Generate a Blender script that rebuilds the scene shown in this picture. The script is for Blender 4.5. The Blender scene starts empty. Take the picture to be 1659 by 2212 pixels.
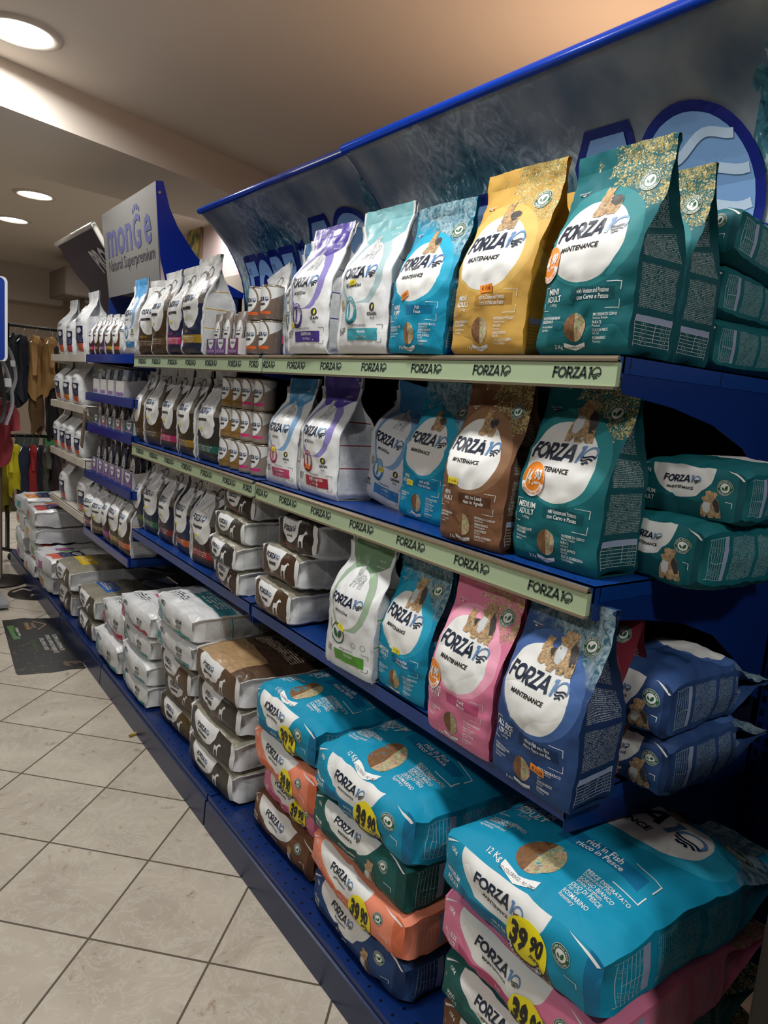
import bpy, bmesh, math, random
from mathutils import Vector, Matrix, noise
from mathutils.geometry import tessellate_polygon
PI = math.pi
S = bpy.context.scene
COL = S.collection
# ------------------------------------------------------------------ camera
H0 = 1.43                                  # eye height above the floor
cam_d = bpy.data.cameras.new('camera'); cam = bpy.data.objects.new('camera', cam_d); COL.objects.link(cam)
Rx = Vector((0.80824833, -0.58322956, 0.08110435))      # image right in the room's axes
Ry = Vector((0.02717507, 0.17453381, 0.98427611))       # image up
Rz = Vector((-0.58821437, -0.79333551, 0.15691596))     # backwards
cam.matrix_world = Matrix(((Rx.x, Ry.x, Rz.x, 0), (Rx.y, Ry.y, Rz.y, 0), (Rx.z, Ry.z, Rz.z, H0), (0, 0, 0, 1)))
cam_d.sensor_width = 36; cam_d.lens = 36 * 1550 / 2212; cam_d.clip_start = 0.02
S.camera = cam
# ------------------------------------------------------------------ world, light, exposure
w = bpy.data.worlds.new('world'); S.world = w; w.use_nodes = True
w.node_tree.nodes['Background'].inputs[0].default_value = (0.55, 0.6, 0.7, 1)
w.node_tree.nodes['Background'].inputs[1].default_value = 0.05
S.view_settings.view_transform = 'Standard'; S.view_settings.look = 'None'
S.view_settings.gamma = 1; S.view_settings.use_curve_mapping = False
S.view_settings.exposure = 0.0
S.cycles.max_bounces = 8
LAMP_W = 23.0                              # watts per recessed ceiling lamp
CEIL = 1.40 + H0; BEAM = 1.19 + H0
# the downlights: (x, y)
LAMPS = [(0.60, 3.66), (0.50, 1.15), (0.50, -0.9), (-1.3, 3.6), (-1.3, 1.0), (1.21, 6.75), (1.25, 8.05), (2.34, 5.96), (-1.3, 6.4)]

# ------------------------------------------------------------------ helpers
def srgb(h, k=1.0):
    if isinstance(h, (tuple, list)): return tuple(h)[:3]
    h = h.lstrip('#'); o = []
    for i in (0, 2, 4):
        c = int(h[i:i+2], 16) / 255
        o.append(min(1, k * (c / 12.92 if c <= .04045 else ((c + .055) / 1.055) ** 2.4)))
    return tuple(o)

class NT:
    """small expression helper around a node material"""
    def __init__(s, name, rough=.5, metal=0, spec=.5, coord='UV'):
        s.mat = bpy.data.materials.new(name); s.mat.use_nodes = True
        s.nt = s.mat.node_tree; s.N = s.nt.nodes; s.L = s.nt.links
        s.b = s.N['Principled BSDF']
        s.b.inputs['Roughness'].default_value = rough; s.b.inputs['Metallic'].default_value = metal
        s.b.inputs['Specular IOR Level'].default_value = spec
        s.tc = s.N.new('ShaderNodeTexCoord')
        sp = s.N.new('ShaderNodeSeparateXYZ'); s.L.new(s.tc.outputs[coord], sp.inputs[0])
        s.u, s.v, s.w = sp.outputs
    def m(s, op, a, b=None, c=None, clamp=False):
        n = s.N.new('ShaderNodeMath'); n.operation = op; n.use_clamp = clamp
        for i, x in enumerate((a, b, c)):
            if x is None: continue
            if isinstance(x, (int, float)): n.inputs[i].default_value = x
            else: s.L.new(x, n.inputs[i])
        return n.outputs[0]
    def vec(s, x, y, z=0.0):
        n = s.N.new('ShaderNodeCombineXYZ')
        for i, q in enumerate((x, y, z)):
            if isinstance(q, (int, float)): n.inputs[i].default_value = q
            else: s.L.new(q, n.inputs[i])
        return n.outputs[0]
    def noise(s, vec, scale=5, detail=2, rough=.5, dist=0):
        n = s.N.new('ShaderNodeTexNoise'); n.inputs['Scale'].default_value = scale
        n.inputs['Detail'].default_value = detail; n.inputs['Roughness'].default_value = rough
        n.inputs['Distortion'].default_value = dist
        if vec is not None: s.L.new(vec, n.inputs['Vector'])
        return n.outputs['Fac']
    def mix(s, f, a, b):
        n = s.N.new('ShaderNodeMix'); n.data_type = 'RGBA'
        if isinstance(f, (int, float)): n.inputs[0].default_value = f
        else: s.L.new(f, n.inputs[0])
        for i, x in ((6, a), (7, b)):
            if isinstance(x, (tuple, list)): n.inputs[i].default_value = (*x[:3], 1)
            elif isinstance(x, str): n.inputs[i].default_value = (*srgb(x), 1)
            else: s.L.new(x, n.inputs[i])
        return n.outputs[2]
    def gt(s, a, b): return s.m('GREATER_THAN', a, b)
    def lt(s, a, b): return s.m('LESS_THAN', a, b)
    def mul(s, a, b): return s.m('MULTIPLY', a, b)
    def ell(s, cx, cy, rx, ry, shear=0.0):
        du = s.m('MULTIPLY_ADD', s.u, 1 / rx, -cx / rx)
        if shear:
            du = s.m('MULTIPLY_ADD', s.m('SUBTRACT', s.v, cy), shear / rx, du)
        dv = s.m('MULTIPLY_ADD', s.v, 1 / ry, -cy / ry)
        return s.lt(s.m('ADD', s.mul(du, du), s.mul(dv, dv)), 1)
    def rect(s, x0, y0, x1, y1):
        a = s.lt(s.m('ABSOLUTE', s.m('SUBTRACT', s.u, (x0 + x1) / 2)), abs(x1 - x0) / 2)
        b = s.lt(s.m('ABSOLUTE', s.m('SUBTRACT', s.v, (y0 + y1) / 2)), abs(y1 - y0) / 2)
        return s.mul(a, b)
    def rows(s, n, k, thr=.5):
        """lines of very small print: n rows, k letters"""
        r = s.m('MULTIPLY', s.v, n)
        f = s.m('FRACT', r)
        on = s.mul(s.gt(f, .30), s.lt(f, .80))
        t = s.noise(s.vec(s.mul(s.u, k), s.mul(s.m('FLOOR', r), 3.71)), 1, 1)
        return s.mul(on, s.gt(t, thr))
    def out(s, col, bump=None, bs=.3, bd=.01):
        if isinstance(col, (tuple, list)): s.b.inputs['Base Color'].default_value = (*col[:3], 1)
        elif isinstance(col, str): s.b.inputs['Base Color'].default_value = (*srgb(col), 1)
        else: s.L.new(col, s.b.inputs['Base Color'])
        if bump is not None:
            n = s.N.new('ShaderNodeBump'); n.inputs['Strength'].default_value = bs
            n.inputs['Distance'].default_value = bd
            s.L.new(bump, n.inputs['Height']); s.L.new(n.outputs[0], s.b.inputs['Normal'])
        return s.mat

MC = {}
def flat(h, rough=.5, metal=0, spec=.5, bump=0, bscale=8):
    k = ('flat', str(h), rough, metal, spec, bump)
    if k not in MC:
        n = NT('paint_' + str(h).strip('#'), rough, metal, spec, 'Object')
        MC[k] = n.out(srgb(h), n.noise(n.tc.outputs['Object'], bscale, 3) if bump else None, bump, .01)
    return MC[k]
def emit(h, st):
    m = bpy.data.materials.new('lamp_glow'); m.use_nodes = True
    b = m.node_tree.nodes['Principled BSDF']
    b.inputs['Emission Color'].default_value = (*srgb(h), 1); b.inputs['Emission Strength'].default_value = st
    b.inputs['Base Color'].default_value = (.9, .9, .9, 1)
    return m

def mesh_obj(name, verts, faces, mats, midx=None, uvs=None, smooth=False, parent=None):
    me = bpy.data.meshes.new(name); me.from_pydata(verts, [], faces)
    for m in (mats if isinstance(mats, (list, tuple)) else [mats]): me.materials.append(m)
    if midx: me.polygons.foreach_set('material_index', midx)
    if uvs:
        l = me.uv_layers.new(name='UVMap'); l.data.foreach_set('uv', [c for q in uvs for c in q])
    if smooth: me.polygons.foreach_set('use_smooth', [True] * len(me.polygons))
    me.update()
    o = bpy.data.objects.new(name, me); COL.objects.link(o)
    if parent is not None: o.parent = parent
    return o
def tag(o, label, cat, group=None, kind=None):
    if label: o['label'] = label
    if cat: o['category'] = cat
    if group: o['group'] = group
    if kind: o['kind'] = kind
    return o
def thing(name, label, cat, loc=(0, 0, 0), rotz=0, group=None):
    o = bpy.data.objects.new(name, None); COL.objects.link(o); o.empty_display_size = .05
    o.location = loc; o.rotation_euler = (0, 0, rotz)
    return tag(o, label, cat, group)

class MB:
    """collects boxes, prisms, tubes"""
    def __init__(s): s.v = []; s.f = []; s.mi = []
    def add(s, vs, fs, mi=0):
        b = len(s.v); s.v += [tuple(v) for v in vs]; s.f += [tuple(b + i for i in f) for f in fs]; s.mi += [mi] * len(fs)
        return s
    def box(s, x0, x1, y0, y1, z0, z1, mi=0, bev=0):
        if x0 > x1: x0, x1 = x1, x0
        if y0 > y1: y0, y1 = y1, y0
        if z0 > z1: z0, z1 = z1, z0
        if bev:
            bm = bmesh.new(); bmesh.ops.create_cube(bm, size=1)
            for v in bm.verts: v.co = Vector(((x0+x1)/2 + v.co.x*(x1-x0), (y0+y1)/2 + v.co.y*(y1-y0), (z0+z1)/2 + v.co.z*(z1-z0)))
            bmesh.ops.bevel(bm, geom=bm.edges[:], offset=bev, segments=2, affect='EDGES')
            bm.verts.index_update()
            s.add([v.co[:] for v in bm.verts], [[v.index for v in f.verts] for f in bm.faces], mi); bm.free(); return s
        v = [(x, y, z) for z in (z0, z1) for y in (y0, y1) for x in (x0, x1)]
        return s.add(v, [(0, 2, 3, 1), (4, 5, 7, 6), (0, 1, 5, 4), (2, 6, 7, 3), (0, 4, 6, 2), (1, 3, 7, 5)], mi)
    def prism(s, pts, y0, y1, mi=0, ax='y'):
        n = len(pts)
        def P(a, b, y): return (a, y, b) if ax == 'y' else ((y, a, b) if ax == 'x' else (a, b, y))
        vs = [P(a, b, y0) for a, b in pts] + [P(a, b, y1) for a, b in pts]
        tr = tessellate_polygon([[Vector((a, b, 0)) for a, b in pts]])
        fs = [tuple(t) for t in tr] + [tuple(n + i for i in reversed(t)) for t in tr]
        fs += [(i, (i + 1) % n, n + (i + 1) % n, n + i) for i in range(n)]
        return s.add(vs, fs, mi)
    def tube(s, path, r, seg=10, mi=0, cap=True):
        path = [Vector(p) for p in path]; rs = r if isinstance(r, (list, tuple)) else [r] * len(path)
        vs = []; fs = []
        for i, p in enumerate(path):
            d = (path[min(i + 1, len(path) - 1)] - path[max(i - 1, 0)]).normalized()
            a = d.cross(Vector((0, 0, 1)));
            if a.length < .05: a = d.cross(Vector((0, 1, 0)))
            a.normalize(); b = d.cross(a)
            for k in range(seg):
                t = 2 * PI * k / seg; vs.append(p + rs[i] * (a * math.cos(t) + b * math.sin(t)))
        for i in range(len(path) - 1):
            for k in range(seg):
                fs.append((i*seg + k, i*seg + (k+1) % seg, (i+1)*seg + (k+1) % seg, (i+1)*seg + k))
        if cap: fs += [tuple(range(seg)), tuple((len(path)-1)*seg + k for k in reversed(range(seg)))]
        return s.add(vs, fs, mi)
    def lathe(s, prof, c=(0, 0, 0), seg=24, mi=0):
        vs = []; fs = []
        for r, z in prof:
            for k in range(seg):
                t = 2 * PI * k / seg; vs.append((c[0] + r*math.cos(t), c[1] + r*math.sin(t), c[2] + z))
        for i in range(len(prof) - 1):
            for k in range(seg): fs.append((i*seg + k, i*seg + (k+1) % seg, (i+1)*seg + (k+1) % seg, (i+1)*seg + k))
        return s.add(vs, fs, mi)
    def build(s, name, mats, parent=None, smooth=False):
        return mesh_obj(name, s.v, s.f, mats, s.mi, None, smooth, parent)

# ------------------------------------------------------------------ 2D print (lettering and marks as thin geometry)
def split_tri(a, b, c, L, out):
    st = [(a, b, c)]
    while st:
        a, b, c = st.pop()
        ab = (a[0]-b[0])**2 + (a[1]-b[1])**2; bc = (b[0]-c[0])**2 + (b[1]-c[1])**2; ca = (a[0]-c[0])**2 + (a[1]-c[1])**2
        mx = max(ab, bc, ca)
        if mx <= L * L: out.append((a, b, c)); continue
        if mx == ab: m = ((a[0]+b[0])/2, (a[1]+b[1])/2); st += [(a, m, c), (m, b, c)]
        elif mx == bc: m = ((b[0]+c[0])/2, (b[1]+c[1])/2); st += [(a, b, m), (a, m, c)]
        else: m = ((a[0]+c[0])/2, (a[1]+c[1])/2); st += [(a, b, m), (m, b, c)]
FONT_CACHE = {}
def font_tris(s, bold=0.0, sp=1.0):
    k = (s, bold, sp)
    if k not in FONT_CACHE:
        cu = bpy.data.curves.new('t', 'FONT'); cu.body = s; cu.size = 1; cu.offset = bold; cu.resolution_u = 2
        cu.fill_mode = 'BOTH'; cu.space_character = sp
        ob = bpy.data.objects.new('t', cu)
        me = bpy.data.meshes.new_from_object(ob)
        me.calc_loop_triangles()
        vs = [(v.co.x, v.co.y) for v in me.vertices]
        tr = [tuple(vs[i] for i in t.vertices) for t in me.loop_triangles]
        xs = [p[0] for p in vs] or [0]
        FONT_CACHE[k] = (tr, min(xs), max(xs))
        bpy.data.objects.remove(ob); bpy.data.meshes.remove(me); bpy.data.curves.remove(cu)
    return FONT_CACHE[k]
def thick_line(pts, wd, closed=False):
    """mitred band along a 2D line as quads"""
    n = len(pts); L = []; R = []
    for i in range(n):
        if closed: a, b, c = pts[i-1], pts[i], pts[(i+1) % n]
        else: a, b, c = pts[max(i-1, 0)], pts[i], pts[min(i+1, n-1)]
        d1 = Vector((b[0]-a[0], b[1]-a[1])); d2 = Vector((c[0]-b[0], c[1]-b[1]))
        if d1.length < 1e-9: d1 = d2
        if d2.length < 1e-9: d2 = d1
        d1.normalize(); d2.normalize()
        n1 = Vector((-d1.y, d1.x)); n2 = Vector((-d2.y, d2.x)); m = n1 + n2
        if m.length < 1e-6: m = n1
        m.normalize(); k = min(1 / max(m.dot(n1), .35), 2.4)
        L.append((b[0] + m.x*wd/2*k, b[1] + m.y*wd/2*k)); R.append((b[0] - m.x*wd/2*k, b[1] - m.y*wd/2*k))
    t = []
    for i in range(n if closed else n - 1):
        j = (i + 1) % n
        t += [(R[i], R[j], L[j]), (R[i], L[j], L[i])]
    return t
def arc(cx, cy, rx, ry, a0, a1, n=12):
    return [(cx + rx*math.cos(math.radians(a0 + (a1-a0)*i/n)), cy + ry*math.sin(math.radians(a0 + (a1-a0)*i/n))) for i in range(n + 1)]
def poly_tris(pts):
    return [tuple(pts[i] for i in t) for t in tessellate_polygon([[Vector((a, b, 0)) for a, b in pts]])]
def logo_tris(sw=.21, grow=0.0):
    """the bag maker's word mark, unit cap height; returns [(tris, colour)] colour 0 = letters, 1 = numeral"""
    w_ = sw + grow; e = grow / 2
    T = []
    def st(p): T.extend(thick_line(p, w_))
    st([(.12, -e), (.12, 1 + e)]); st([(.02, .9), (.62 + e, .9)]); st([(.10, .50), (.54 + e, .50)])
    T.extend(thick_line(arc(1.07, .5, .38, .40, 0, 360, 22)[:-1], w_, True))
    st([(1.68, -e), (1.68, 1 + e)]); st([(1.6, .9), (1.9, .9)] + arc(1.95, .66, .22, .24, 90, -90, 8) + [(1.7, .42)]); st([(1.90, .42), (2.22, -e)])
    st([(2.32 - e, .9), (2.93 + e, .9)]); st([(2.30 - e, .1), (2.98 + e, .1)]); st([(2.84, .88), (2.40, .12)])
    st([(3.04, -e), (3.42, 1 + e)]); st([(3.42, 1 + e), (3.80, -e)]); st([(3.16, .30), (3.68, .30)])
    U = []
    U.extend(thick_line([(4.17, -e), (4.17, 1.0 + e)], w_ * .95)); U.extend(thick_line([(3.96 - e, .88), (4.2, .9)], w_ * .8))
    c = (4.80, .50)
    U.extend(thick_line(arc(c[0], c[1], .44, .45, 205, -25, 20), w_ * .62)); V = []
    for k, (yy, wd) in enumerate([(.40, .10), (.23, .10), (.06, .12)]):
        hw = .50 - .10 * k * k * .55 - .04 * k
        V.extend(thick_line([(c[0] + hw * t / 6, yy + .06 * math.sin(t / 6 * PI * 1.1 + .3)) for t in range(-6, 7)], wd + grow * .6))
    sh = lambda t: tuple((x + .16 * y, y) for x, y in t)
    return [([sh(t) for t in T], 0), ([sh(t) for t in U], 1), ([sh(t) for t in V], 2)]
LOGO = logo_tris()

class Print:
    """2D artwork: triangles in metres with a material slot and a layer"""
    def __init__(s, L=.012): s.t = []; s.L = L
    def tris(s, tr, mi, lay=1, sc=1.0, x=0, y=0, rot=0):
        c, q = math.cos(rot), math.sin(rot); o = []
        for t in tr:
            p = [(x + sc*(a*c - b*q), y + sc*(a*q + b*c)) for a, b in t]
            split_tri(*p, s.L, o)
        s.t += [(p, mi, lay) for p in o]
    def text(s, txt, x, y, h, mi, align='c', bold=0.0, sx=1.0, ital=0.0, lay=1, rot=0, sp=1.0):
        tr, a, b = font_tris(txt, bold, sp)
        ox = {'c': -(a + b) / 2, 'l': -a, 'r': -b}[align]
        k = 1 / .72
        s.tris([tuple(((px + ox) * sx + ital * py, py) for px, py in t) for t in tr], mi, lay, h * k, x, y, rot)
    def arctext(s, txt, cx, cy, r, h, mi, mid=90, lay=1, inner=False, sp=1.0):
        tr, a, b = font_tris(txt, .01, sp); k = h / .72; out = []
        for t in tr:
            q = []
            for px, py in t:
                X = (px - (a + b) / 2) * k; Y = py * k
                if not inner: th = math.radians(mid) - X / r; R = r + Y
                else: th = math.radians(mid) + X / r; R = r - Y
                q.append((cx + R * math.cos(th), cy + R * math.sin(th)))
            out.append(tuple(q))
        s.tris(out, mi, lay)
    def logo(s, x, y, h, m0, m1, lay=1, sx=1.0, m2=None, rot=0):
        for tr, c in LOGO:
            s.tris([tuple(((px - 2.68) * sx, py) for px, py in t) for t in tr], (m0, m1, m1 if m2 is None else m2)[c], lay, h, x, y, rot)
    def rect(s, x0, y0, x1, y1, mi, lay=1):
        s.tris([((x0, y0), (x1, y0), (x1, y1)), ((x0, y0), (x1, y1), (x0, y1))], mi, lay)
    def disc(s, cx, cy, r, mi, lay=1, n=28, r0=0, ry=None):
        ry = ry or r; P = [(cx + r*math.cos(2*PI*i/n), cy + ry*math.sin(2*PI*i/n)) for i in range(n)]
        if r0:
            Q = [(cx + r0*math.cos(2*PI*i/n), cy + r0*ry/r*math.sin(2*PI*i/n)) for i in range(n)]
            s.tris([t for i in range(n) for t in ((Q[i], P[i], P[(i+1) % n]), (Q[i], P[(i+1) % n], Q[(i+1) % n]))], mi, lay)
        else: s.tris([((cx, cy), P[i], P[(i+1) % n]) for i in range(n)], mi, lay)
    def poly(s, pts, mi, lay=1, x=0, y=0, sc=1.0, rot=0): s.tris(poly_tris(pts), mi, lay, sc, x, y, rot)
    def line(s, pts, wd, mi, lay=1): s.tris(thick_line(pts, wd), mi, lay)
    def emit(s, fn, off=.0006, step=.00025):
        vs = []; fs = []; mi = []; cache = {}
        for (p, m_, lay) in s.t:
            ids = []
            for a, b in p:
                k = (round(a, 6), round(b, 6), lay)
                if k not in cache: cache[k] = len(vs); vs.append(fn(a, b, off + step * lay))
                ids.append(cache[k])
            if len(set(ids)) == 3: fs.append(tuple(ids)); mi.append(m_)
        return vs, fs, mi

# ------------------------------------------------------------------ ink materials shared by every bag
def fur(name, a, b, c):
    n = NT(name, .7, coord='Object'); t = n.m('MULTIPLY_ADD', n.noise(n.tc.outputs['Object'], 160, 4, .7, 1.0), 2.6, -.8, clamp=True); q = n.noise(n.tc.outputs['Object'], 70, 2)
    return n.out(n.mix(n.m('MULTIPLY_ADD', n.m('SUBTRACT', q, .52), 14, .5, clamp=True), n.mix(t, a, b), n.mix(t, c, b)))
INK = [flat('#16243c', .45), flat('#5f86b5', .45), flat('#e9ecec', .5), flat('#1c5a35', .5),
       fur('dog_print', '#6d4a2c', '#d8b98c', '#2c2825'), flat('#f08a1e', .45), flat('#f1e200', .4), flat('#141414', .5),
       fur('kibble_print', '#5b3a22', '#8d6640', '#6b4426'), fur('ingredients_print', '#a8685c', '#c9c79c', '#64724a'),
       fur('grey_dog_print', '#8c9094', '#e1e4e6', '#4e5258'), flat('#b7202f', .5), flat('#e7e13a', .5), flat('#c9ced2', .5), flat('#3c3a3a', .5), flat('#c79a62', .6), flat('#8fb0d4', .45)]
(NAVY, LBLUE, WHITE, GREEN, DOG, ORANGE, YELLOW, BLACK, KIB, ING, GDOG, RED, LIME, PALE, CHAR, TAN, SKY) = range(len(INK))
DOG_SIT = [(-.18, 0), (-.10, 0), (-.07, .25), (-.02, .28), (0, .02), (.10, 0), (.12, .05), (.10, .28), (.20, .10), (.26, 0), (.33, .03), (.30, .30), (.27, .52), (.22, .70), (.16, .80), (.20, .92), (.12, 1.0), (.06, .98), (-.04, 1.0), (-.12, .93), (-.10, .84), (-.20, .78), (-.17, .70), (-.13, .62), (-.18, .45), (-.20, .25)]
DOG_STAND = [(-.30, 0), (-.22, 0), (-.18, .22), (-.12, .24), (-.10, .02), (-.02, 0), (.0, .20), (.16, .22), (.20, .02), (.28, 0), (.30, .2), (.36, .02), (.44, .02), (.44, .30), (.46, .52), (.34, .62), (.10, .62), (.04, .70), (.06, .90), (.10, 1.02), (.02, 1.0), (-.06, .94), (-.16, .98), (-.20, 1.06), (-.26, .92), (-.34, .78), (-.30, .66), (-.24, .55), (-.28, .30)]
YORKIE = [(-.24, 0), (-.05, -.02), (.05, .07), (.13, 0), (.34, 0), (.36, .2), (.38, .45), (.34, .60), (.2, .67), (.05, .65), (-.02, .72), (.0, .86), (.05, 1.02), (-.05, .93), (-.1, .98), (-.17, .96), (-.21, 1.04), (-.26, .9), (-.27, .75), (-.31, .66), (-.28, .5), (-.24, .3), (-.28, .12)]
SADDLE = [(.01, .58), (.1, .66), (.22, .67), (.33, .60), (.37, .45), (.32, .33), (.2, .30), (.12, .38), (.05, .45)]
AUSSIE = [(-.20, 0), (-.08, 0), (-.02, .12), (.03, 0), (.15, 0), (.18, .06), (.24, 0), (.36, .02), (.33, .30), (.29, .52), (.24, .70), (.15, .80), (.20, .93), (.13, 1.02), (.06, .99), (-.04, 1.02), (-.13, .93), (-.11, .84), (-.22, .78), (-.18, .70), (-.14, .62), (-.20, .45), (-.22, .25)]
CHEST = [(-.13, .62), (.03, .60), (.05, .34), (-.02, .18), (-.13, .22), (-.17, .42)]
BACK = [(.14, .78), (.24, .68), (.30, .45), (.31, .25), (.22, .22), (.16, .40), (.09, .60)]
def dog(P, kind, x, y, h, lay=1):
    P = type('W', (), dict(poly=lambda s_, pts, mi, l_, a, b, sc, q=P: q.poly([(u * 1.3, v) for u, v in pts], mi, l_, a, b, sc)))()
    if kind == 'stand': P.poly(YORKIE, DOG, lay, x, y, h); P.poly(SADDLE, CHAR, lay + 1, x, y, h); P.poly([(-.22, .86), (-.06, .88), (-.08, .66), (-.2, .64)], TAN, lay + 1, x, y, h)
    else: P.poly(AUSSIE, DOG, lay, x, y, h); P.poly(CHEST, PALE, lay + 1, x, y, h); P.poly(BACK, CHAR, lay + 1, x, y, h)
LEAF = [(0, -.5), (.26, -.30), (.36, 0), (.30, .32), (.1, .5), (-.12, .2), (-.16, -.2)]
def badge(P, x, y, r, txt=True):
    P.disc(x, y, r, GREEN, 1); P.disc(x, y, r * .58, WHITE, 2)
    P.poly(LEAF, GREEN, 3, x + r*.10, y + r*.02, r * .72, -.25)
    P.poly([(-a, b) for a, b in reversed(LEAF)], GREEN, 3, x - r*.20, y - r*.08, r * .5, .5)
    if txt:
        P.arctext('PAPER ECO PACK', x, y, r * .68, r * .19, WHITE, 90, 3)
        P.arctext('100% RECYCLABLE', x, y, r * .87, r * .17, WHITE, -90, 3, inner=True)
        P.disc(x, y, r * 1.0, WHITE, 3, r0=r * .965)
def corners(P, x0, y0, x1, y1, wd=.0012, a=.012, mi=WHITE, left=True):
    P.line([(x1 - a*2, y1), (x1, y1), (x1, y1 - a)], wd, mi, 2); P.line([(x1 - a*2, y0), (x1, y0), (x1, y0 + a)], wd, mi, 2)
    if left:
        P.line([(x0 + a, y1), (x0, y1), (x0, y1 - a)], wd, mi, 2); P.line([(x0 + a, y0), (x0, y0), (x0, y0 + a)], wd, mi, 2)

# ------------------------------------------------------------------ artwork materials of the bags
def crumple(n, paper, seed):
    o = n.tc.outputs['Object']
    vm = n.N.new('ShaderNodeVectorMath'); vm.operation = 'ADD'; vm.inputs[1].default_value = (seed * .37, seed * 1.7, 0); n.L.new(o, vm.inputs[0])
    a = n.noise(vm.outputs[0], 5.5 if paper else 7.5, 2.5, .5, .5)
    r = n.m('ABSOLUTE', n.m('SUBTRACT', n.noise(vm.outputs[0], 3.5 if paper else 5, 3, .5, .3), .5))
    return n.m('ADD', a, n.m('MULTIPLY', n.m('POWER', n.m('MULTIPLY', r, 2.0), .7), .5))
def foliage(n, col):
    """printed boughs across the upper right of the paper bags"""
    p = n.vec(n.u, n.mul(n.v, 1.7))
    q = n.noise(p, 4.5, 4, .6); f = n.noise(p, 62, 2, .6, .9); g = n.noise(p, 15, 2)
    reg = n.m('ADD', n.m('MULTIPLY_ADD', n.u, .40, n.v), n.mul(n.m('SUBTRACT', q, .5), 1.1))
    side = n.gt(n.m('ADD', n.u, n.mul(n.m('SUBTRACT', q, .5), 1.2)), .26)
    dens = n.m('MULTIPLY_ADD', n.m('SUBTRACT', reg, 1.06), 1.1, .0, clamp=True)
    m_ = n.mul(n.mul(n.gt(reg, 1.05), side), n.gt(n.m('ADD', n.m('ADD', f, n.mul(g, .3)), n.m('MULTIPLY', dens, .22)), .665))
    m_ = n.mul(m_, n.gt(n.v, .5))
    tone = n.mix(n.m('MULTIPLY_ADD', g, 5, -2.0, clamp=True), '#5f5a30', '#a8995a')
    return n.mix(m_, col, n.mix(n.gt(f, .60), tone, '#dcd4ae'))
def water(n, col, a='#a8bcc2', b='#2d6072'):
    p = n.vec(n.u, n.mul(n.v, 1.5))
    f = n.noise(p, 5, 5, .6, .8); g = n.noise(p, 11, 4, .7, 1.5)
    reg = n.m('MULTIPLY_ADD', n.m('ADD', n.m('MULTIPLY_ADD', n.u, .30, n.v), n.mul(n.m('SUBTRACT', f, .5), .35)), 7, -6.0, clamp=True)
    t = n.mix(n.m('MULTIPLY_ADD', g, 4.5, -1.75, clamp=True), b, a)
    return n.mix(n.mul(reg, .85), col, t)
ART = {}
def art_maint(base, ring, panel, tex, seed=0, eg=(.46, .53, .40, .205)):
    k = ('m', base, tex, eg, seed % 3)
    if k in ART: return ART[k]
    n = NT('paper_bag_print', .62, spec=.25)
    c = srgb(base)
    c = foliage(n, c) if tex == 'leaf' else (water(n, c) if tex == 'water' else c)
    x, y, rx, ry = eg
    c = n.mix(n.ell(x + .02, y + .025, rx * 1.22, ry * 1.22, .25), c, ring)
    c = n.mix(n.ell(x, y, rx, ry, .25), c, '#e4e6e4')
    c = n.mix(n.rect(.40, .245, .86, .305), c, panel)
    ART[k] = n.out(c, crumple(n, True, seed % 3), .42, .03)
    return ART[k]
def art_mono(acc, acc2, seed=0):
    k = ('o', acc)
    if k in ART: return ART[k]
    n = NT('film_bag_print', .33, spec=.5)
    c = n.mix(n.mul(n.ell(.48, .57, .43, .275, .1), n.gt(n.v, .33)), '#e3e6e8', acc2)
    c = n.mix(n.gt(n.m('ADD', n.v, n.mul(n.m('POWER', n.m('ABSOLUTE', n.m('SUBTRACT', n.u, .5)), 2), -.35)), .735), c, acc)
    c = n.mix(n.ell(.47, .55, .335, .215, .1), c, '#e3e6e8')
    c = n.mix(n.mul(n.gt(n.v, .90), n.noise(n.vec(n.u, n.v), 18, 3)), c, acc)
    c = n.mix(n.m('MAXIMUM', n.lt(n.u, .035), n.gt(n.u, .965)), c, '#dfe2e4')
    ART[k] = n.out(c, crumple(n, False, 1), .42, .025)
    return ART[k]
def art_diet(base, band, seed=0):
    """white shoulders, long white oval, dark lower half with a coloured band"""
    k = ('d', base, band)
    if k in ART: return ART[k]
    n = NT('film_bag_print', .38, spec=.5)
    c = n.mix(n.lt(n.m('ADD', n.v, n.mul(n.m('ABSOLUTE', n.m('SUBTRACT', n.u, .42)), -.55)), .46), '#dcdedf', base)
    c = n.mix(n.mul(n.ell(.50, .56, .46, .30, .5), n.gt(n.v, .50)), c, '#6f6b66')
    c = n.mix(n.ell(.45, .55, .40, .29, .5), c, '#e3e5e6')
    c = n.mix(n.mul(n.rect(0, .11, 1, .19), 1.0), c, band)
    c = n.mix(n.mul(n.rows(44, 40), n.rect(.06, .12, .8, .18)), c, '#d8d6cc')
    c = n.mix(n.m('MAXIMUM', n.lt(n.u, .03), n.gt(n.u, .97)), c, '#dcdedf')
    c = n.mix(n.mul(n.rows(60, 34, .55), n.rect(.08, .80, .38, .90)), c, '#5a5d60')
    ring = n.mul(n.ell(.64, .83, .15, .075), n.m('SUBTRACT', 1, n.ell(.64, .83, .11, .055)))
    c = n.mix(n.mul(ring, n.gt(n.noise(n.vec(n.u, n.v), 30, 2), .35)), c, '#3f4246')
    ART[k] = n.out(c, crumple(n, False, 2), .42, .025)
    return ART[k]
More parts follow.
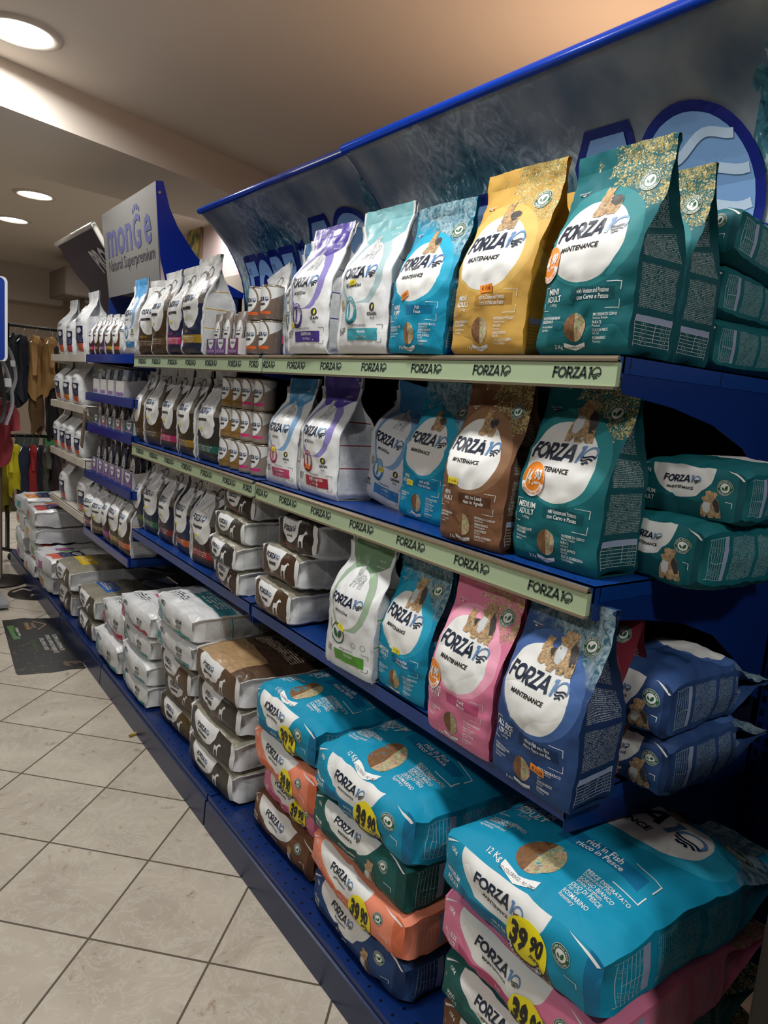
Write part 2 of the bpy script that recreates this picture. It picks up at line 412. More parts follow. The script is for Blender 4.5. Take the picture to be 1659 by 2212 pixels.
def art_blocks(a, b, c3, seed=0):
    """white bag with a row of small coloured blocks near the foot"""
    k = ('b', a, b, c3)
    if k in ART: return ART[k]
    n = NT('film_bag_print', .35, spec=.5)
    c = n.mix(n.rect(.04, .20, .30, .42), '#d7dadd', a)
    c = n.mix(n.rect(.42, .17, .86, .44), c, '#1c2140')
    c = n.mix(n.rect(.42, .04, .86, .17), c, b)
    c = n.mix(n.ell(.64, .37, .15, .045), c, '#cfd4da')
    c = n.mix(n.mul(n.rows(70, 26), n.rect(.46, .19, .82, .30)), c, '#7d84a5')
    c = n.mix(n.rect(.30, .22, .40, .40), c, c3)
    ART[k] = n.out(c, crumple(n, False, 4), .5, .025)
    return ART[k]
def art_side(base, ink, hdr='#9aa6c4', table=True, lines=None, seed=0, body=None):
    k = ('s', base, ink, hdr, table, lines, body)
    if k in ART: return ART[k]
    n = NT('side_print', .6 if table else .4, spec=.25)
    c = srgb(base)
    if body: c = n.mix(n.rect(.06, .08, .94, .64), c, body)
    a = n.mul(n.rows(120, 70, .47), n.m('MAXIMUM', n.rect(.10, .22, .90, .42), n.m('MAXIMUM', n.rect(.10, .45, .90, .58), n.rect(.14, .61, .86, .80))))
    if not table: a = n.mul(n.rows(150, 80, .46), n.m('MAXIMUM', n.rect(.08, .08, .92, .25), n.m('MAXIMUM', n.rect(.08, .27, .92, .44), n.rect(.08, .46, .92, .62))))
    c = n.mix(n.mul(a, .55), c, ink)
    if table:
        c = n.mix(n.rect(.10, .155, .90, .185), c, hdr)
        rr = n.m('FRACT', n.mul(n.v, 58)); g = n.mul(n.lt(rr, .14), n.rect(.10, .04, .90, .157))
        g = n.m('MAXIMUM', g, n.mul(n.lt(n.m('ABSOLUTE', n.m('SUBTRACT', n.u, .55)), .006), n.rect(.10, .07, .90, .157)))
        g = n.m('MAXIMUM', g, n.mul(n.rect(.10, .04, .90, .185), n.gt(n.m('ABSOLUTE', n.m('SUBTRACT', n.u, .5)), .392)))
        g = n.m('MAXIMUM', g, n.mul(n.mul(n.gt(rr, .4), n.lt(rr, .8)), n.mul(n.gt(n.noise(n.vec(n.mul(n.u, 60), n.m('FLOOR', n.mul(n.v, 58))), 1, 1), .58), n.m('MAXIMUM', n.rect(.24, .05, .40, .155), n.rect(.66, .05, .84, .155)))))
        c = n.mix(n.mul(g, .85), c, ink)
    if lines:
        for y in (.26, .45, .635): c = n.mix(n.rect(.05, y - .005, .95, y + .005), c, lines)
    ART[k] = n.out(c, crumple(n, table, 3), .4, .03)
    return ART[k]
def art_bottom(base, panel, kind):
    k = ('u', base, panel, kind)
    if k in ART: return ART[k]
    n = NT('bag_foot_print', .6 if kind == 'm' else .35, spec=.3)
    c = srgb(base)
    if kind == 'm':
        c = n.mix(n.rect(.17, .0, .74, .36), c, panel)
        c = n.mix(n.mul(n.ell(.43, 1.0, .29, .62), 1.0), c, '#e4e6e4')
        c = n.mix(n.gt(n.u, .93), c, panel)
    elif kind == 'd':
        c = n.mix(n.ell(.42, 1.0, .25, .72), c, '#e3e5e6')
        c = n.mix(n.mul(n.rect(.12, .08, .66, .28), n.rows(12, 60, .5)), c, panel)
        c = n.mix(n.m('MAXIMUM', n.lt(n.u, .02), n.gt(n.u, .94)), c, '#dcdedf')
    elif kind == 'o':
        c = n.mix(n.mul(n.gt(n.m('ADD', n.u, n.v), .62), n.lt(n.m('ADD', n.u, n.v), .80)), c, '#9aa3b8')
        c = n.mix(n.rect(.60, .03, .95, .24), c, panel)
        rg = n.mul(n.ell(.16, .35, .10, .30), n.m('SUBTRACT', 1, n.ell(.16, .35, .055, .17)))
        c = n.mix(n.mul(rg, n.gt(n.m('ADD', n.v, n.u), .30)), c, panel)
    else:
        c = n.mix(n.rect(.30, .25, .55, .70), c, panel)
    ART[k] = n.out(c, crumple(n, kind == 'm', 5), .4, .03)
    return ART[k]
def art_lie(kind, base, band):
    k = ('l', kind, base, band)
    if k in ART: return ART[k]
    n = NT('sack_top_print', .35, spec=.5)
    if kind == 'd':
        c = n.mix(n.m('MULTIPLY_ADD', n.v, 12, -3.6, clamp=True), '#8b8778', base)
        c = n.mix(n.rect(.10, .13, .76, .27), c, band)
        c = n.mix(n.mul(n.mul(n.rows(46, 20, .3), n.rect(.16, .15, .62, .25)), .55), c, '#e6e0b0')
        c = n.mix(n.ell(.5, .72, .36, .22), c, '#b9bcbe')
    elif kind == 'k':
        c = n.mix(n.m('MULTIPLY_ADD', n.v, 1, 0, clamp=True), base, '#33241c')
        c = n.mix(n.mul(n.lt(n.m('ADD', n.v, n.mul(n.u, .10)), .30), n.lt(n.u, .80)), c, '#a98a63')
        c = n.mix(n.mul(n.rows(60, 30, .45), n.rect(.2, .34, .9, .52)), c, '#cdbfa8')
    else:
        c = n.mix(n.rect(.30, .18, .98, .30), '#d7dadc', band)
        c = n.mix(n.mul(n.rows(40, 16, .45), n.rect(.36, .20, .86, .29)), c, '#eef0f0')
        c = n.mix(n.mul(n.rows(44, 22, .45), n.rect(.08, .06, .5, .14)), c, '#4b5157')
        c = n.mix(n.gt(n.v, .62), c, base)
    w_ = n.noise(n.vec(n.mul(n.u, 3), n.mul(n.v, 14)), 1, 2)
    ART[k] = n.out(c, n.m('ADD', n.mul(w_, .6), crumple(n, False, 6)), .5, .03)
    return ART[k]
WHITE_FILM = flat('#dcdfe1', .35, bump=.3, bscale=30)

# ------------------------------------------------------------------ bag geometry
def sstep(a, b, x):
    t = max(0, min(1, (x - a) / (b - a))); return t * t * (3 - 2 * t)
class Bag:
    def __init__(s, W, H, D, kind='paper', seed=0, res=1.0, amp=None, bulge=.12, bb=0.0, lean=0.0, fold=0.0, lie=False, neck=None, sag=0, twist=0, backbulge=None):
        s.W, s.H, s.D = W, H, D; s.kind = kind; s.seed = seed; s.lie = lie
        s.amp = amp if amp is not None else (.0035 if not lie else .006)
        s.bulge = bulge; s.bb = bb; s.lean = lean; s.fold = fold; s.sag = sag; s.twist = twist
        s.backbulge = bulge if backbulge is None else backbulge
        s.neck = neck if neck is not None else (.0 if kind == 'paper' else .16)
        s.vs = .905 if not lie else .93
        s.nu = max(6, int(22 * res)); s.nv = max(10, int(34 * res)); s.nd = max(6, int(12 * res))
        s.fs = 9 / max(1, W / .2)
        s.G = {}
        for z in 'FRBL': s.G[z] = s.grid(z)
        s.G['D'] = s.grid('D')
    def prof(s, v):
        if s.lie: t0, t1 = .62, .93
        else: t0, t1 = (.42, .90) if s.kind == 'paper' else (.52, .86)
        d = s.D / 2 * (1 - sstep(t0, t1, v) ** (.85)) + .003
        d *= 1 - (.17 * max(0, 1 - v / .10) ** 2 if s.lie else .10 * max(0, 1 - v / .05) ** 2)
        w_ = s.W * (1 - .03 * max(0, 1 - v / .05) ** 2)
        w_ *= 1 - s.neck * math.exp(-((v - .80) / .085) ** 2) - (.02 if s.neck else 0) * math.exp(-((v - .35) / .2) ** 2)
        return w_, d
    def raw(s, z, a, v):
        W, H, D = s.W, s.H, s.D; w_, d = s.prof(v); kc = .24 if s.lie else .10
        hb = math.sin(PI * min(1, v / s.vs)) ** .8 if v < s.vs else 0
        if z in 'FB':
            q = 2 * a - 1
            dd = d * (1 - kc * abs(q) ** (10 if s.lie else 8))
            y = -dd - (s.bulge if z == 'F' else s.backbulge) * D * hb * (1 - q * q)
            x = q * w_ / 2
            if z == 'B': x, y = -x, -y
        elif z in 'RL':
            ins = math.sqrt(max(0, (D / 2) ** 2 - min(d, D / 2) ** 2)) * .92 + .003
            out = (.10 if s.lie else .05) * D * hb if d > D * .4 else 0
            q = 2 * a - 1
            x = w_ / 2 - (ins - out) * (1 - abs(q)); y = q * d * (1 - kc)
            if z == 'L': x, y = -x, -y
        zz = v * H
        if z == 'D':
            w_, d = s.prof(0); q, r = 2 * a - 1, 2 * v - 1
            x = q * w_ / 2; y = -r * d * (1 - kc * abs(q) ** (10 if s.lie else 8)); zz = -s.bb * (1 - q ** 4) * (1 - r ** 4)
        return Vector((x, y, zz))
    def disp(s, p):
        k = s.amp; q = p * s.fs * 1.0 + Vector((s.seed * 3.1, s.seed * 1.3, 7.7))
        n = noise.noise_vector(q) * k * 1.3
        q2 = q * 2.3
        r = (1 - 2 * abs(noise.noise(q2))) ** 3 * k * 1.1
        n = n + Vector((0, (-1 if p.y < 0 else 1) * r, 0)) + noise.noise_vector(q * 4.7) * k * .35
        if s.lie: n = n + noise.noise_vector(q * .45) * k * 1.2; c_ = (1 - 2 * abs(noise.noise(q * 1.4 + Vector((5, 5, 5))))) ; n = n - Vector((0, (-1 if p.y < 0 else 1) * max(0, c_ - .72) * k * 2.2, max(0, c_ - .72) * -k * 2.5))
        if not s.lie: n *= sstep(0, .06, p.z / s.H * 1.5); n.z *= .5
        p = p + n
        v = p.z / s.H
        if s.lean: p.y += s.lean * max(0, v) ** 1.6
        if s.twist: p.x += s.twist * max(0, v) ** 1.5
        if s.fold and v > s.vs - .04:      # the top strip folded back
            h0 = (s.vs - .04) * s.H; t = p.z - h0; an = s.fold * min(1, t / .02)
            p.z = h0 + t * math.cos(an); p.y = p.y + t * math.sin(an)
        if s.sag: p.y += s.sag * max(0, v) ** 2
        return p
    def grid(s, z):
        nu = s.nu if z in 'FBD' else s.nd; nv = s.nv if z != 'D' else s.nd
        return [[s.disp(s.raw(z, i / nu, j / nv)) for i in range(nu + 1)] for j in range(nv + 1)]
    def at(s, z, u, v, off):
        g = s.G[z]; nv = len(g) - 1; nu = len(g[0]) - 1
        x = max(0, min(nu - 1e-6, u * nu)); y = max(0, min(nv - 1e-6, v * nv)); i, j = int(x), int(y); fx, fy = x - i, y - j
        a, b, c, d = g[j][i], g[j][i+1], g[j+1][i], g[j+1][i+1]
        p = a*(1-fx)*(1-fy) + b*fx*(1-fy) + c*(1-fx)*fy + d*fx*fy
        n = ((b - a)*(1-fy) + (d - c)*fy).cross((c - a)*(1-fx) + (d - b)*fx)
        if n.length > 1e-12: n.normalize()
        return p + n * off
    def build(s, root, mats, prints, fins=False, seal=True):
        """mats: F, side, D, back materials. prints: {zone: Print}"""
        V = []; F = []; UV = []; MI = []
        allm = [mats[0], mats[1], mats[2], mats[3], WHITE_FILM]
        def addg(z, j0, j1, mi, V, F, UV, MI):
            g = s.G[z]; nv = len(g) - 1; nu = len(g[0]) - 1; base = len(V)
            for j in range(j0, j1 + 1):
                for i in range(nu + 1): V.append(g[j][i][:])
            for j in range(j0, j1):
                for i in range(nu):
                    k = base + (j - j0) * (nu + 1) + i
                    F.append((k, k + 1, k + nu + 2, k + nu + 1)); MI.append(mi)
                    UV.extend([(i/nu, j/nv), ((i+1)/nu, j/nv), ((i+1)/nu, (j+1)/nv), (i/nu, (j+1)/nv)])
        js = int(round(s.vs * s.nv)) if seal else s.nv
        for z, mi in (('F', 0), ('R', 1), ('B', 3), ('L', 1)): addg(z, 0, js, mi, V, F, UV, MI)
        addg('D', 0, len(s.G['D']) - 1, 2, V, F, UV, MI)
        if not seal or True:
            pass
        if fins:                                   # sealed white fins along the four upright corners
            for (z, u, sx) in (('F', 0, -1), ('F', 1, 1)):
                b0 = len(V); k = 0
                for j in range(0, js + 1):
                    v = j / s.nv; p = s.at(z, u, v, 0); fw = .0065
                    V += [p[:], (p + Vector((sx * fw, -.004, 0)))[:], (p + Vector((sx * fw * .9, .0, 0)))[:], (p + Vector((0, .006, 0)))[:]]
                for j in range(js):
                    q = b0 + j * 4
                    for a in range(3):
                        F.append((q + a, q + a + 1, q + a + 5, q + a + 4) if sx > 0 else (q + a + 4, q + a + 5, q + a + 1, q + a)); MI.append(4); UV.extend([(0, 0)] * 4)
        for z, P in (prints or {}).items():
            uw, vh = (s.W, s.H) if z in 'FB' else ((s.D, s.H) if z in 'RL' else (s.W, s.D))
            vs, fs, mi = P.emit(lambda a, b, o: s.at(z, a / uw, b / vh, o)[:])
            base = len(V); V += vs
            for f, m_ in zip(fs, mi):
                F.append(tuple(base + i for i in f)); MI.append(5 + m_); UV.extend([(0, 0)] * 3)
        o = mesh_obj('body', V, F, allm + INK, MI, UV, True, root)
        if seal:
            V = []; F = []; UV = []; MI = []
            for z, mi in (('F', 0), ('R', 1), ('B', 3), ('L', 1)): addg(z, js, s.nv, mi, V, F, UV, MI)
            base = len(V); t = s.G['F'][-1]; bk = list(reversed(s.G['B'][-1]))
            V += [p[:] for p in t] + [p[:] for p in bk]; n_ = len(t)
            for i in range(n_ - 1): F.append((base + i, base + i + 1, base + n_ + i + 1, base + n_ + i)); MI.append(1); UV.extend([(.5, .99)] * 4)
            mesh_obj('top_seal', V, F, mats, MI, UV, True, root)
        return o
    def sticker(s, root, z, x, y, P, L=.008, name='price_sticker', off=.0016):
        """a separate stuck-on label; P holds its artwork in metres around (0,0)"""
        uw, vh = (s.W, s.H) if z in 'FB' else ((s.D, s.H) if z in 'RL' else (s.W, s.D))
        vs, fs, mi = P.emit(lambda a, b, o: s.at(z, (x + a) / uw, (y + b) / vh, o)[:], off, .0007)
        mesh_obj(name, vs, fs, INK, mi, None, False, root)

def place_matrix(root, x, y, z, yaw=0, lying=False, tilt=0, roll=0):
    """standing: front towards the aisle (-X). lying: foot towards the aisle, front upwards"""
    if lying: M = Matrix(((0, 0, 1), (-1, 0, 0), (0, -1, 0))).to_4x4()
    else: M = Matrix(((0, 1, 0), (-1, 0, 0), (0, 0, 1))).to_4x4()
    M = Matrix.Rotation(yaw, 4, 'Z') @ Matrix.Rotation(tilt, 4, 'Y') @ Matrix.Rotation(roll, 4, 'X') @ M
    M.translation = Vector((x, y, z))
    root.matrix_world = M
    root.location = (x, y, z); root.rotation_mode = 'QUATERNION'; root.rotation_quaternion = M.to_quaternion()

# stickers
def st_orange(r=.030):
    P = Print(.010); P.disc(0, 0, r, ORANGE, 0); P.disc(0, 0, r, WHITE, 1, r0=r * .97)
    P.text('14', -r*.36, -r*.28, r * .78, WHITE, bold=.04, sx=.66, ital=.15); P.text(',', r*.06, -r*.3, r*.3, WHITE, bold=.05)
    P.text('90', r*.42, r*.02, r * .54, WHITE, bold=.045, sx=.72, ital=.15); P.text('euro', r*.42, -r*.26, r * .20, WHITE, bold=.03, sx=.9)
    pts = arc(0, 0, r * .98, r * .98, 195, 345, 14) + arc(0, 0, r * .70, r * .70, 345, 195, 14)
    P.poly(pts, WHITE, 1); P.arctext('PREZZO PROMO', 0, 0, r * .93, r * .19, ORANGE, -90, 2, inner=True)
    return P
def st_yellow(r=.05):
    P = Print(.012); P.disc(0, 0, r, YELLOW, 0)
    P.text('39', -r*.40, -r*.32, r * .95, BLACK, bold=.05, sx=.62, ital=.1); P.text('90', r*.46, -r*.06, r * .66, BLACK, bold=.05, sx=.64, ital=.1)
    P.text(',euro', r*.46, -r*.34, r * .22, BLACK, bold=.02, sx=.8)
    pts = arc(0, 0, r * 1.02, r * 1.02, 205, 335, 16) + arc(0, 0, r * .70, r * .70, 335, 205, 16)
    P.poly(pts, BLACK, 1); P.arctext('PREZZO PROMO', 0, 0, r * .95, r * .21, WHITE, -90, 2, inner=True)
    return P
def st_tag(txt, col=LIME, w_=.024, rot=.1):
    P = Print(.008); h = w_ * .46; c, s_ = math.cos(rot), math.sin(rot)
    P.tris([((-w_/2, -h/2), (w_/2, -h/2), (w_/2, h/2)), ((-w_/2, -h/2), (w_/2, h/2), (-w_/2, h/2))], col, 0, 1, 0, 0, rot)
    P.text(txt, 0, -h * .2, h * .45, RED if col == LIME else CHAR, sx=.8, rot=rot, bold=.01)
    return P

# ------------------------------------------------------------------ the kinds of bag
MAINT = dict(   # base, ring, panel, printed texture
    cyan=('#0f8fb4', '#2aa2c4', '#0a6f9c', 'water'), yellow=('#c9a050', '#d4b164', '#a87f3a', 'leaf'),
    teal=('#13646c', '#2a8086', '#0a4f58', 'leaf'), brown=('#76523a', '#8d6a4e', '#553826', 'leaf'),
    pink=('#dd7ea0', '#eda4bd', '#bf5680', 'leaf'), navy=('#2d4a7c', '#4566a0', '#1a3560', 'water'),
    coral=('#ec8f72', '#f2a68c', '#dc7450', 'leaf'), green=('#1d5b58', '#2f7571', '#154744', 'leaf'),
    black=('#26262a', '#3c3c42', '#121214', 'none'), red=('#7b2a38', '#8e3b48', '#5c1c28', 'none'))
def maint_front(W, H, size, l1, l2, weight='2 Kg', dogs='stand', full=True, items=(), mx=1.0, small=False):
    P = Print(.010 * mx); X = lambda u: u * W; Y = lambda v: v * H
    q = W / .19
    P.logo(X(.455), Y(.545), .0285 * q, NAVY, LBLUE, 1, .92, NAVY)
    if small: return P
    P.text('MAINTENANCE', X(.42), Y(.485), .0082 * q, BLACK, bold=.03, ital=.1)
    dh = .054 * q
    if dogs == 'stand': dog(P, 'stand', X(.52), Y(.648), dh)
    if dogs == 'sit': dog(P, 'sit', X(.54), Y(.640), dh * 1.35)
    if dogs == 'both': dog(P, 'stand', X(.44), Y(.655), dh * .85); dog(P, 'sit', X(.60), Y(.640), dh * 1.3, 3)
    badge(P, X(.83), Y(.80), .0165 * q)
    P.rect(X(.10), Y(.795), X(.135), Y(.80), GREEN, 1); P.rect(X(.135), Y(.795), X(.17), Y(.80), WHITE, 1); P.rect(X(.17), Y(.795), X(.205), Y(.80), RED, 1)
    P.text('MADE IN ITALY', X(.16), Y(.806), .0028 * q, WHITE)
    a, b = size
    P.text(a, X(.20), Y(.285), .0098 * q, WHITE, bold=.02, sx=.85); P.text(b, X(.20), Y(.25), .0098 * q, WHITE, bold=.02, sx=.85)
    P.text('1-10 kg', X(.20), Y(.228), .005 * q, WHITE, sx=.85)
    corners(P, X(.06), Y(.21), X(.90), Y(.325), .0010 * q, .013 * q)
    P.text(l1, X(.63), Y(.28), .0075 * q, WHITE, bold=.012, sx=min(.85, 13.5 / max(6, len(l1)))); P.text(l2, X(.63), Y(.253), .0075 * q, WHITE, bold=.012, sx=min(.85, 13.5 / max(6, len(l2))))
    r = .021 * q; cx, cy = X(.47), Y(.125)
    P.poly(arc(cx, cy, r, r * 1.1, 90, 270, 12), KIB, 1); P.poly(arc(cx, cy, r, r * 1.1, -90, 90, 12), ING, 1)
    P.poly([(cx - r, cy - r*1.15), (cx, cy - r*1.4), (cx + r, cy - r*1.15), (cx + r, cy - r*1.5), (cx, cy - r*1.75), (cx - r, cy - r*1.5)], WHITE, 2)
    P.text('NO COLORINGS - NO GMO', cx, cy - r*1.58, .003 * q, CHAR, sx=.8, lay=3)
    P.text('POCHI INGREDIENTI', X(.07), Y(.165), .0048 * q, WHITE, 'l', .012, .72); P.text('SELEZIONATI', X(.07), Y(.147), .0048 * q, WHITE, 'l', .012, .72)
    P.text('Few and selected', X(.07), Y(.125), .0042 * q, WHITE, 'l', 0, .72); P.text('ingredients', X(.07), Y(.109), .0042 * q, WHITE, 'l', 0, .72)
    for i, (t1, t2) in enumerate(items):
        y = .175 - i * .036
        P.text(t1, X(.66), Y(y), .0047 * q, WHITE, 'l', .012, .72); P.text(t2, X(.66), Y(y - .015), .0042 * q, WHITE, 'l', 0, .72)
    P.text(weight, X(.30), Y(.028), .006 * q, WHITE, bold=.01)
    return P
def maint_bottom(W, D, size, l1, l2, dogs='sit', big=True):
    P = Print(.011); k = D / .13; X = lambda u: u * W; Y = lambda v: v * D
    P.logo(X(.43), Y(.66), .026 * k * min(1, W / D / 2.9), NAVY, LBLUE, 1, .92, CHAR)
    P.text('MAINTENANCE', X(.42), Y(.53), .0068 * k, BLACK, bold=.03)
    P.text('12Kg' if big else '2Kg', X(.09), Y(.80), .0095 * k, WHITE, bold=.02, sx=.8)
    P.text(size[0], X(.10), Y(.34), .0120 * k, WHITE, bold=.02, sx=.75); P.text(size[1], X(.10), Y(.20), .0120 * k, WHITE, bold=.02, sx=.75)
    P.text(l1, X(.45), Y(.24), .0085 * k, WHITE, sx=.7, bold=.01); P.text(l2, X(.45), Y(.12), .0085 * k, WHITE, sx=.7, bold=.01)
    badge(P, X(.82), Y(.68), .019 * k); P.poly([(X(.82), Y(.992)), (X(.975), Y(.88)), (X(.988), Y(.93))], WHITE, 1); P.poly([(X(.01), Y(.95)), (X(.10), Y(.992)), (X(.02), Y(.90))], WHITE, 1)
    dog(P, 'sit', X(.70), Y(.05), .068 * k, 2)
    P.line([(X(.03), Y(.62)), (X(.03), Y(.52))], .0012 * k, WHITE); P.line([(X(.84), Y(.40)), (X(.90), Y(.40)), (X(.90), Y(.30))], .0014 * k, WHITE)
    return P
def mono_front(W, H, name, food, size, accent, kind='1', small=False):
    P = Print(.010); X = lambda u: u * W; Y = lambda v: v * H; q = W / .19
    P.logo(X(.46), Y(.50), .0255 * q, NAVY, LBLUE, 1, .95, NAVY)
    if small: return P
    P.text(name, X(.42), Y(.44), .0085 * q, BLACK, bold=.015, ital=.2)
    P.poly(DOG_STAND, GDOG, 1, X(.50), Y(.63), .056 * q)
    r = .030 * q; cx, cy = X(.36), Y(.285)
    if kind == '1':
        P.disc(cx, cy, r, accent, 1, r0=r * .68); P.text('1', cx - r*.15, cy - r*.45, r * .95, accent, bold=.05, ital=.15)
        P.arctext('Food TOLERANCE', cx, cy, r * .73, r * .2, WHITE, 90, 2); P.arctext('PROTEIN', cx, cy, r * 1.02, r * .22, BLACK, -90, 2, inner=True)
        P.text('GRAIN', X(.78), Y(.25), .0072 * q, BLACK, bold=.03); P.text('free', X(.78), Y(.225), .006 * q, BLACK, ital=.3)
        P.disc(X(.78), Y(.305), .009 * q, CHAR, 1); P.poly(LEAF, LIME, 2, X(.78), Y(.305), .012 * q)
    else:
        P.disc(cx, cy, r, GREEN, 1, r0=r * .86); P.poly(LEAF, GREEN, 1, cx + r*.25, cy, r, -.4); P.poly([(-a, b) for a, b in reversed(LEAF)], GREEN, 1, cx - r*.25, cy, r, .4)
        P.disc(X(.70), Y(.24), .008 * q, GREEN, 1, r0=.007 * q); P.disc(X(.86), Y(.24), .008 * q, GREEN, 1, r0=.007 * q)
    P.disc(X(.12), Y(.33), .012 * q, ING, 1)
    P.text(size[0], X(.11), Y(.15), .0095 * q, CHAR, bold=.02, sx=.75); P.text(size[1], X(.11), Y(.12), .0095 * q, CHAR, bold=.02, sx=.75)
    P.text('HYPOALLERGENIC', X(.55), Y(.178), .005 * q, CHAR, sx=.9)
    P.rect(X(.28), Y(.085), X(.88), Y(.165), accent, 1)
    P.text(food[0], X(.58), Y(.135), .0068 * q, WHITE, bold=.02, sx=.75, lay=2); P.text(food[1], X(.58), Y(.102), .0062 * q, WHITE, sx=.8, lay=2)
    corners(P, X(.28), Y(.07), X(.95), Y(.19), .001, .010, CHAR, False)
    P.text('IMMUNITY', X(.80), Y(.83), .0042 * q, WHITE); P.text('SKIN & COAT', X(.80), Y(.79), .0042 * q, WHITE)
    return P
def diet_front(W, H, title, col, small=False):
    P = Print(.010); X = lambda u: u * W; Y = lambda v: v * H; q = W / .19
    P.logo(X(.44), Y(.525), .0235 * q, NAVY, LBLUE, 1, .85, NAVY)
    P.rect(X(.20), Y(.445), X(.66), Y(.475), CHAR, 1)
    if not small:
        P.line([(X(.45), Y(.62)), (X(.52), Y(.68)), (X(.56), Y(.75)), (X(.64), Y(.76)), (X(.60), Y(.70)), (X(.66), Y(.63))], .0012, CHAR)
        P.text(title, X(.36), Y(.215), .010 * q, col, bold=.01, sx=.8)
    return P
def diet_bottom(W, D, txt=None):
    P = Print(.011); k = D / .10; X = lambda u: u * W; Y = lambda v: v * D
    P.logo(X(.41), Y(.66), .017 * k * min(1, W / D / 2), NAVY, LBLUE, 1, .9, NAVY); P.rect(X(.31), Y(.46), X(.49), Y(.55), CHAR, 1)
    d = [(0, 0), (.05, 0), (.08, .35), (.14, .42), (.3, .42), (.34, 0), (.40, 0), (.42, .45), (.5, .7), (.62, .85), (.75, .85), (.74, .95), (.6, 1.0), (.45, .85), (.3, .68), (.05, .66), (-.02, .45)]
    P.poly(d, WHITE, 1, X(.66), Y(.20), D * .55)
    if txt: P.text(txt, X(.40), Y(.22), .007 * k, WHITE, bold=.02, sx=.8)
    return P
def mono_bottom(W, D, size, accent):
    P = Print(.011); k = D / .13; X = lambda u: u * W; Y = lambda v: v * D
    P.logo(X(.24), Y(.76), .017 * k, NAVY, LBLUE, 1, .85, NAVY); P.text('MONODiet', X(.20), Y(.66), .007 * k, CHAR)
    P.disc(X(.14), Y(.34), .020 * k, accent, 1, r0=.013 * k); P.text('HYPOALLERGENIC', X(.72), Y(.27), .005 * k, CHAR)
    P.poly([(X(.55), Y(.18)), (X(.92), Y(.18)), (X(.92), Y(.04)), (X(.58), Y(.04))], accent, 1)
    P.text(size[0], X(.74), Y(.52), .020 * k, CHAR, bold=.02, sx=.7); P.text(size[1], X(.74), Y(.34), .020 * k, CHAR, bold=.02, sx=.7)
    return P

ACC = {'purple': flat('#4d3a8c', .4), 'aqua': flat('#3f9fae', .4), 'blue': flat('#3b86bd', .4), 'red': flat('#a8283a', .4), 'magenta': flat('#b8416f', .4), 'lime': flat('#4f9a2a', .4), 'amber': flat('#b98f24', .4), 'rust': flat('#c85a28', .4), 'darkteal': flat('#16605c', .4)}
ACCI = {}
for k_, m_ in ACC.items(): ACCI[k_] = len(INK); INK.append(m_)

SEED = [0]
def nseed(): SEED[0] += 1; return SEED[0]

# ================================================================== THE ROOM
def st(o): return tag(o, None, None, None, 'structure')
def tile_mat():
    n = NT('cream_floor_tile', .62, spec=.22, coord='Object')
    a = math.radians(45.3); s = .325; X0, Y0 = .67, 1.945
    px = n.m('SUBTRACT', n.u, X0); py = n.m('SUBTRACT', n.v, Y0)
    p = n.mul(n.m('ADD', n.mul(px, math.cos(a)), n.mul(py, math.sin(a))), 1 / s)
    q = n.mul(n.m('SUBTRACT', n.mul(py, math.cos(a)), n.mul(px, math.sin(a))), 1 / s)
    fp = n.m('ABSOLUTE', n.m('SUBTRACT', n.m('FRACT', p), .5)); fq = n.m('ABSOLUTE', n.m('SUBTRACT', n.m('FRACT', q), .5))
    gr = n.gt(n.m('MAXIMUM', fp, fq), .5 - .0095)
    cell = n.vec(n.m('FLOOR', p), n.m('FLOOR', q))
    wn = n.N.new('ShaderNodeTexWhiteNoise'); n.L.new(cell, wn.inputs['Vector'])
    va = n.N.new('ShaderNodeVectorMath'); va.operation = 'MULTIPLY_ADD'; n.L.new(wn.outputs['Color'], va.inputs[0]); va.inputs[1].default_value = (9, 9, 9); n.L.new(n.tc.outputs['Object'], va.inputs[2])
    t1 = n.noise(va.outputs[0], 3.0, 5, .6, .8); t2 = n.noise(va.outputs[0], 22, 5, .75, 1.2); t3 = n.noise(va.outputs[0], 7, 4, .6, 2.5)
    c = n.mix(n.m('MULTIPLY_ADD', t1, 2.4, -.7, clamp=True), '#a0978a', '#b9b1a3')
    c = n.mix(n.m('MULTIPLY_ADD', n.mul(t2, t3), 9, -3.0, clamp=True), c, '#8c7a66')
    c = n.mix(n.m('MULTIPLY_ADD', n.m('MULTIPLY', n.m('ABSOLUTE', n.m('SUBTRACT', t3, .5)), 1.0), -14, .42, clamp=True), c, '#c4c0b6')
    c = n.mix(gr, c, '#574e43')
    h = n.m('MULTIPLY_ADD', gr, -1.0, n.mul(t2, .12))
    n.b.inputs['Coat Weight'].default_value = 0
    return n.out(c, h, .5, .003)
def plaster(h, name):
    n = NT(name, .75, coord='Object'); o = n.tc.outputs['Object']
    return n.out(n.mix(n.noise(o, 1.2, 3), srgb(h), srgb(h, .93)), n.noise(o, 60, 3), .15, .002)
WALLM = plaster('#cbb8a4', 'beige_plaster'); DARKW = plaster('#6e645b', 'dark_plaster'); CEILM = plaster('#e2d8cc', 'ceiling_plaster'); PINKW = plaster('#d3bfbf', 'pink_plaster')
X0, X1, Y0, Y1 = -4.0, 2.6, -3.2, 11.6
st(MB().box(X0, X1, Y0, Y1, -.1, 0).build('floor', tile_mat()))
st(MB().box(X0, X1, Y0, Y1, CEIL, CEIL + .1).build('ceiling', CEILM))
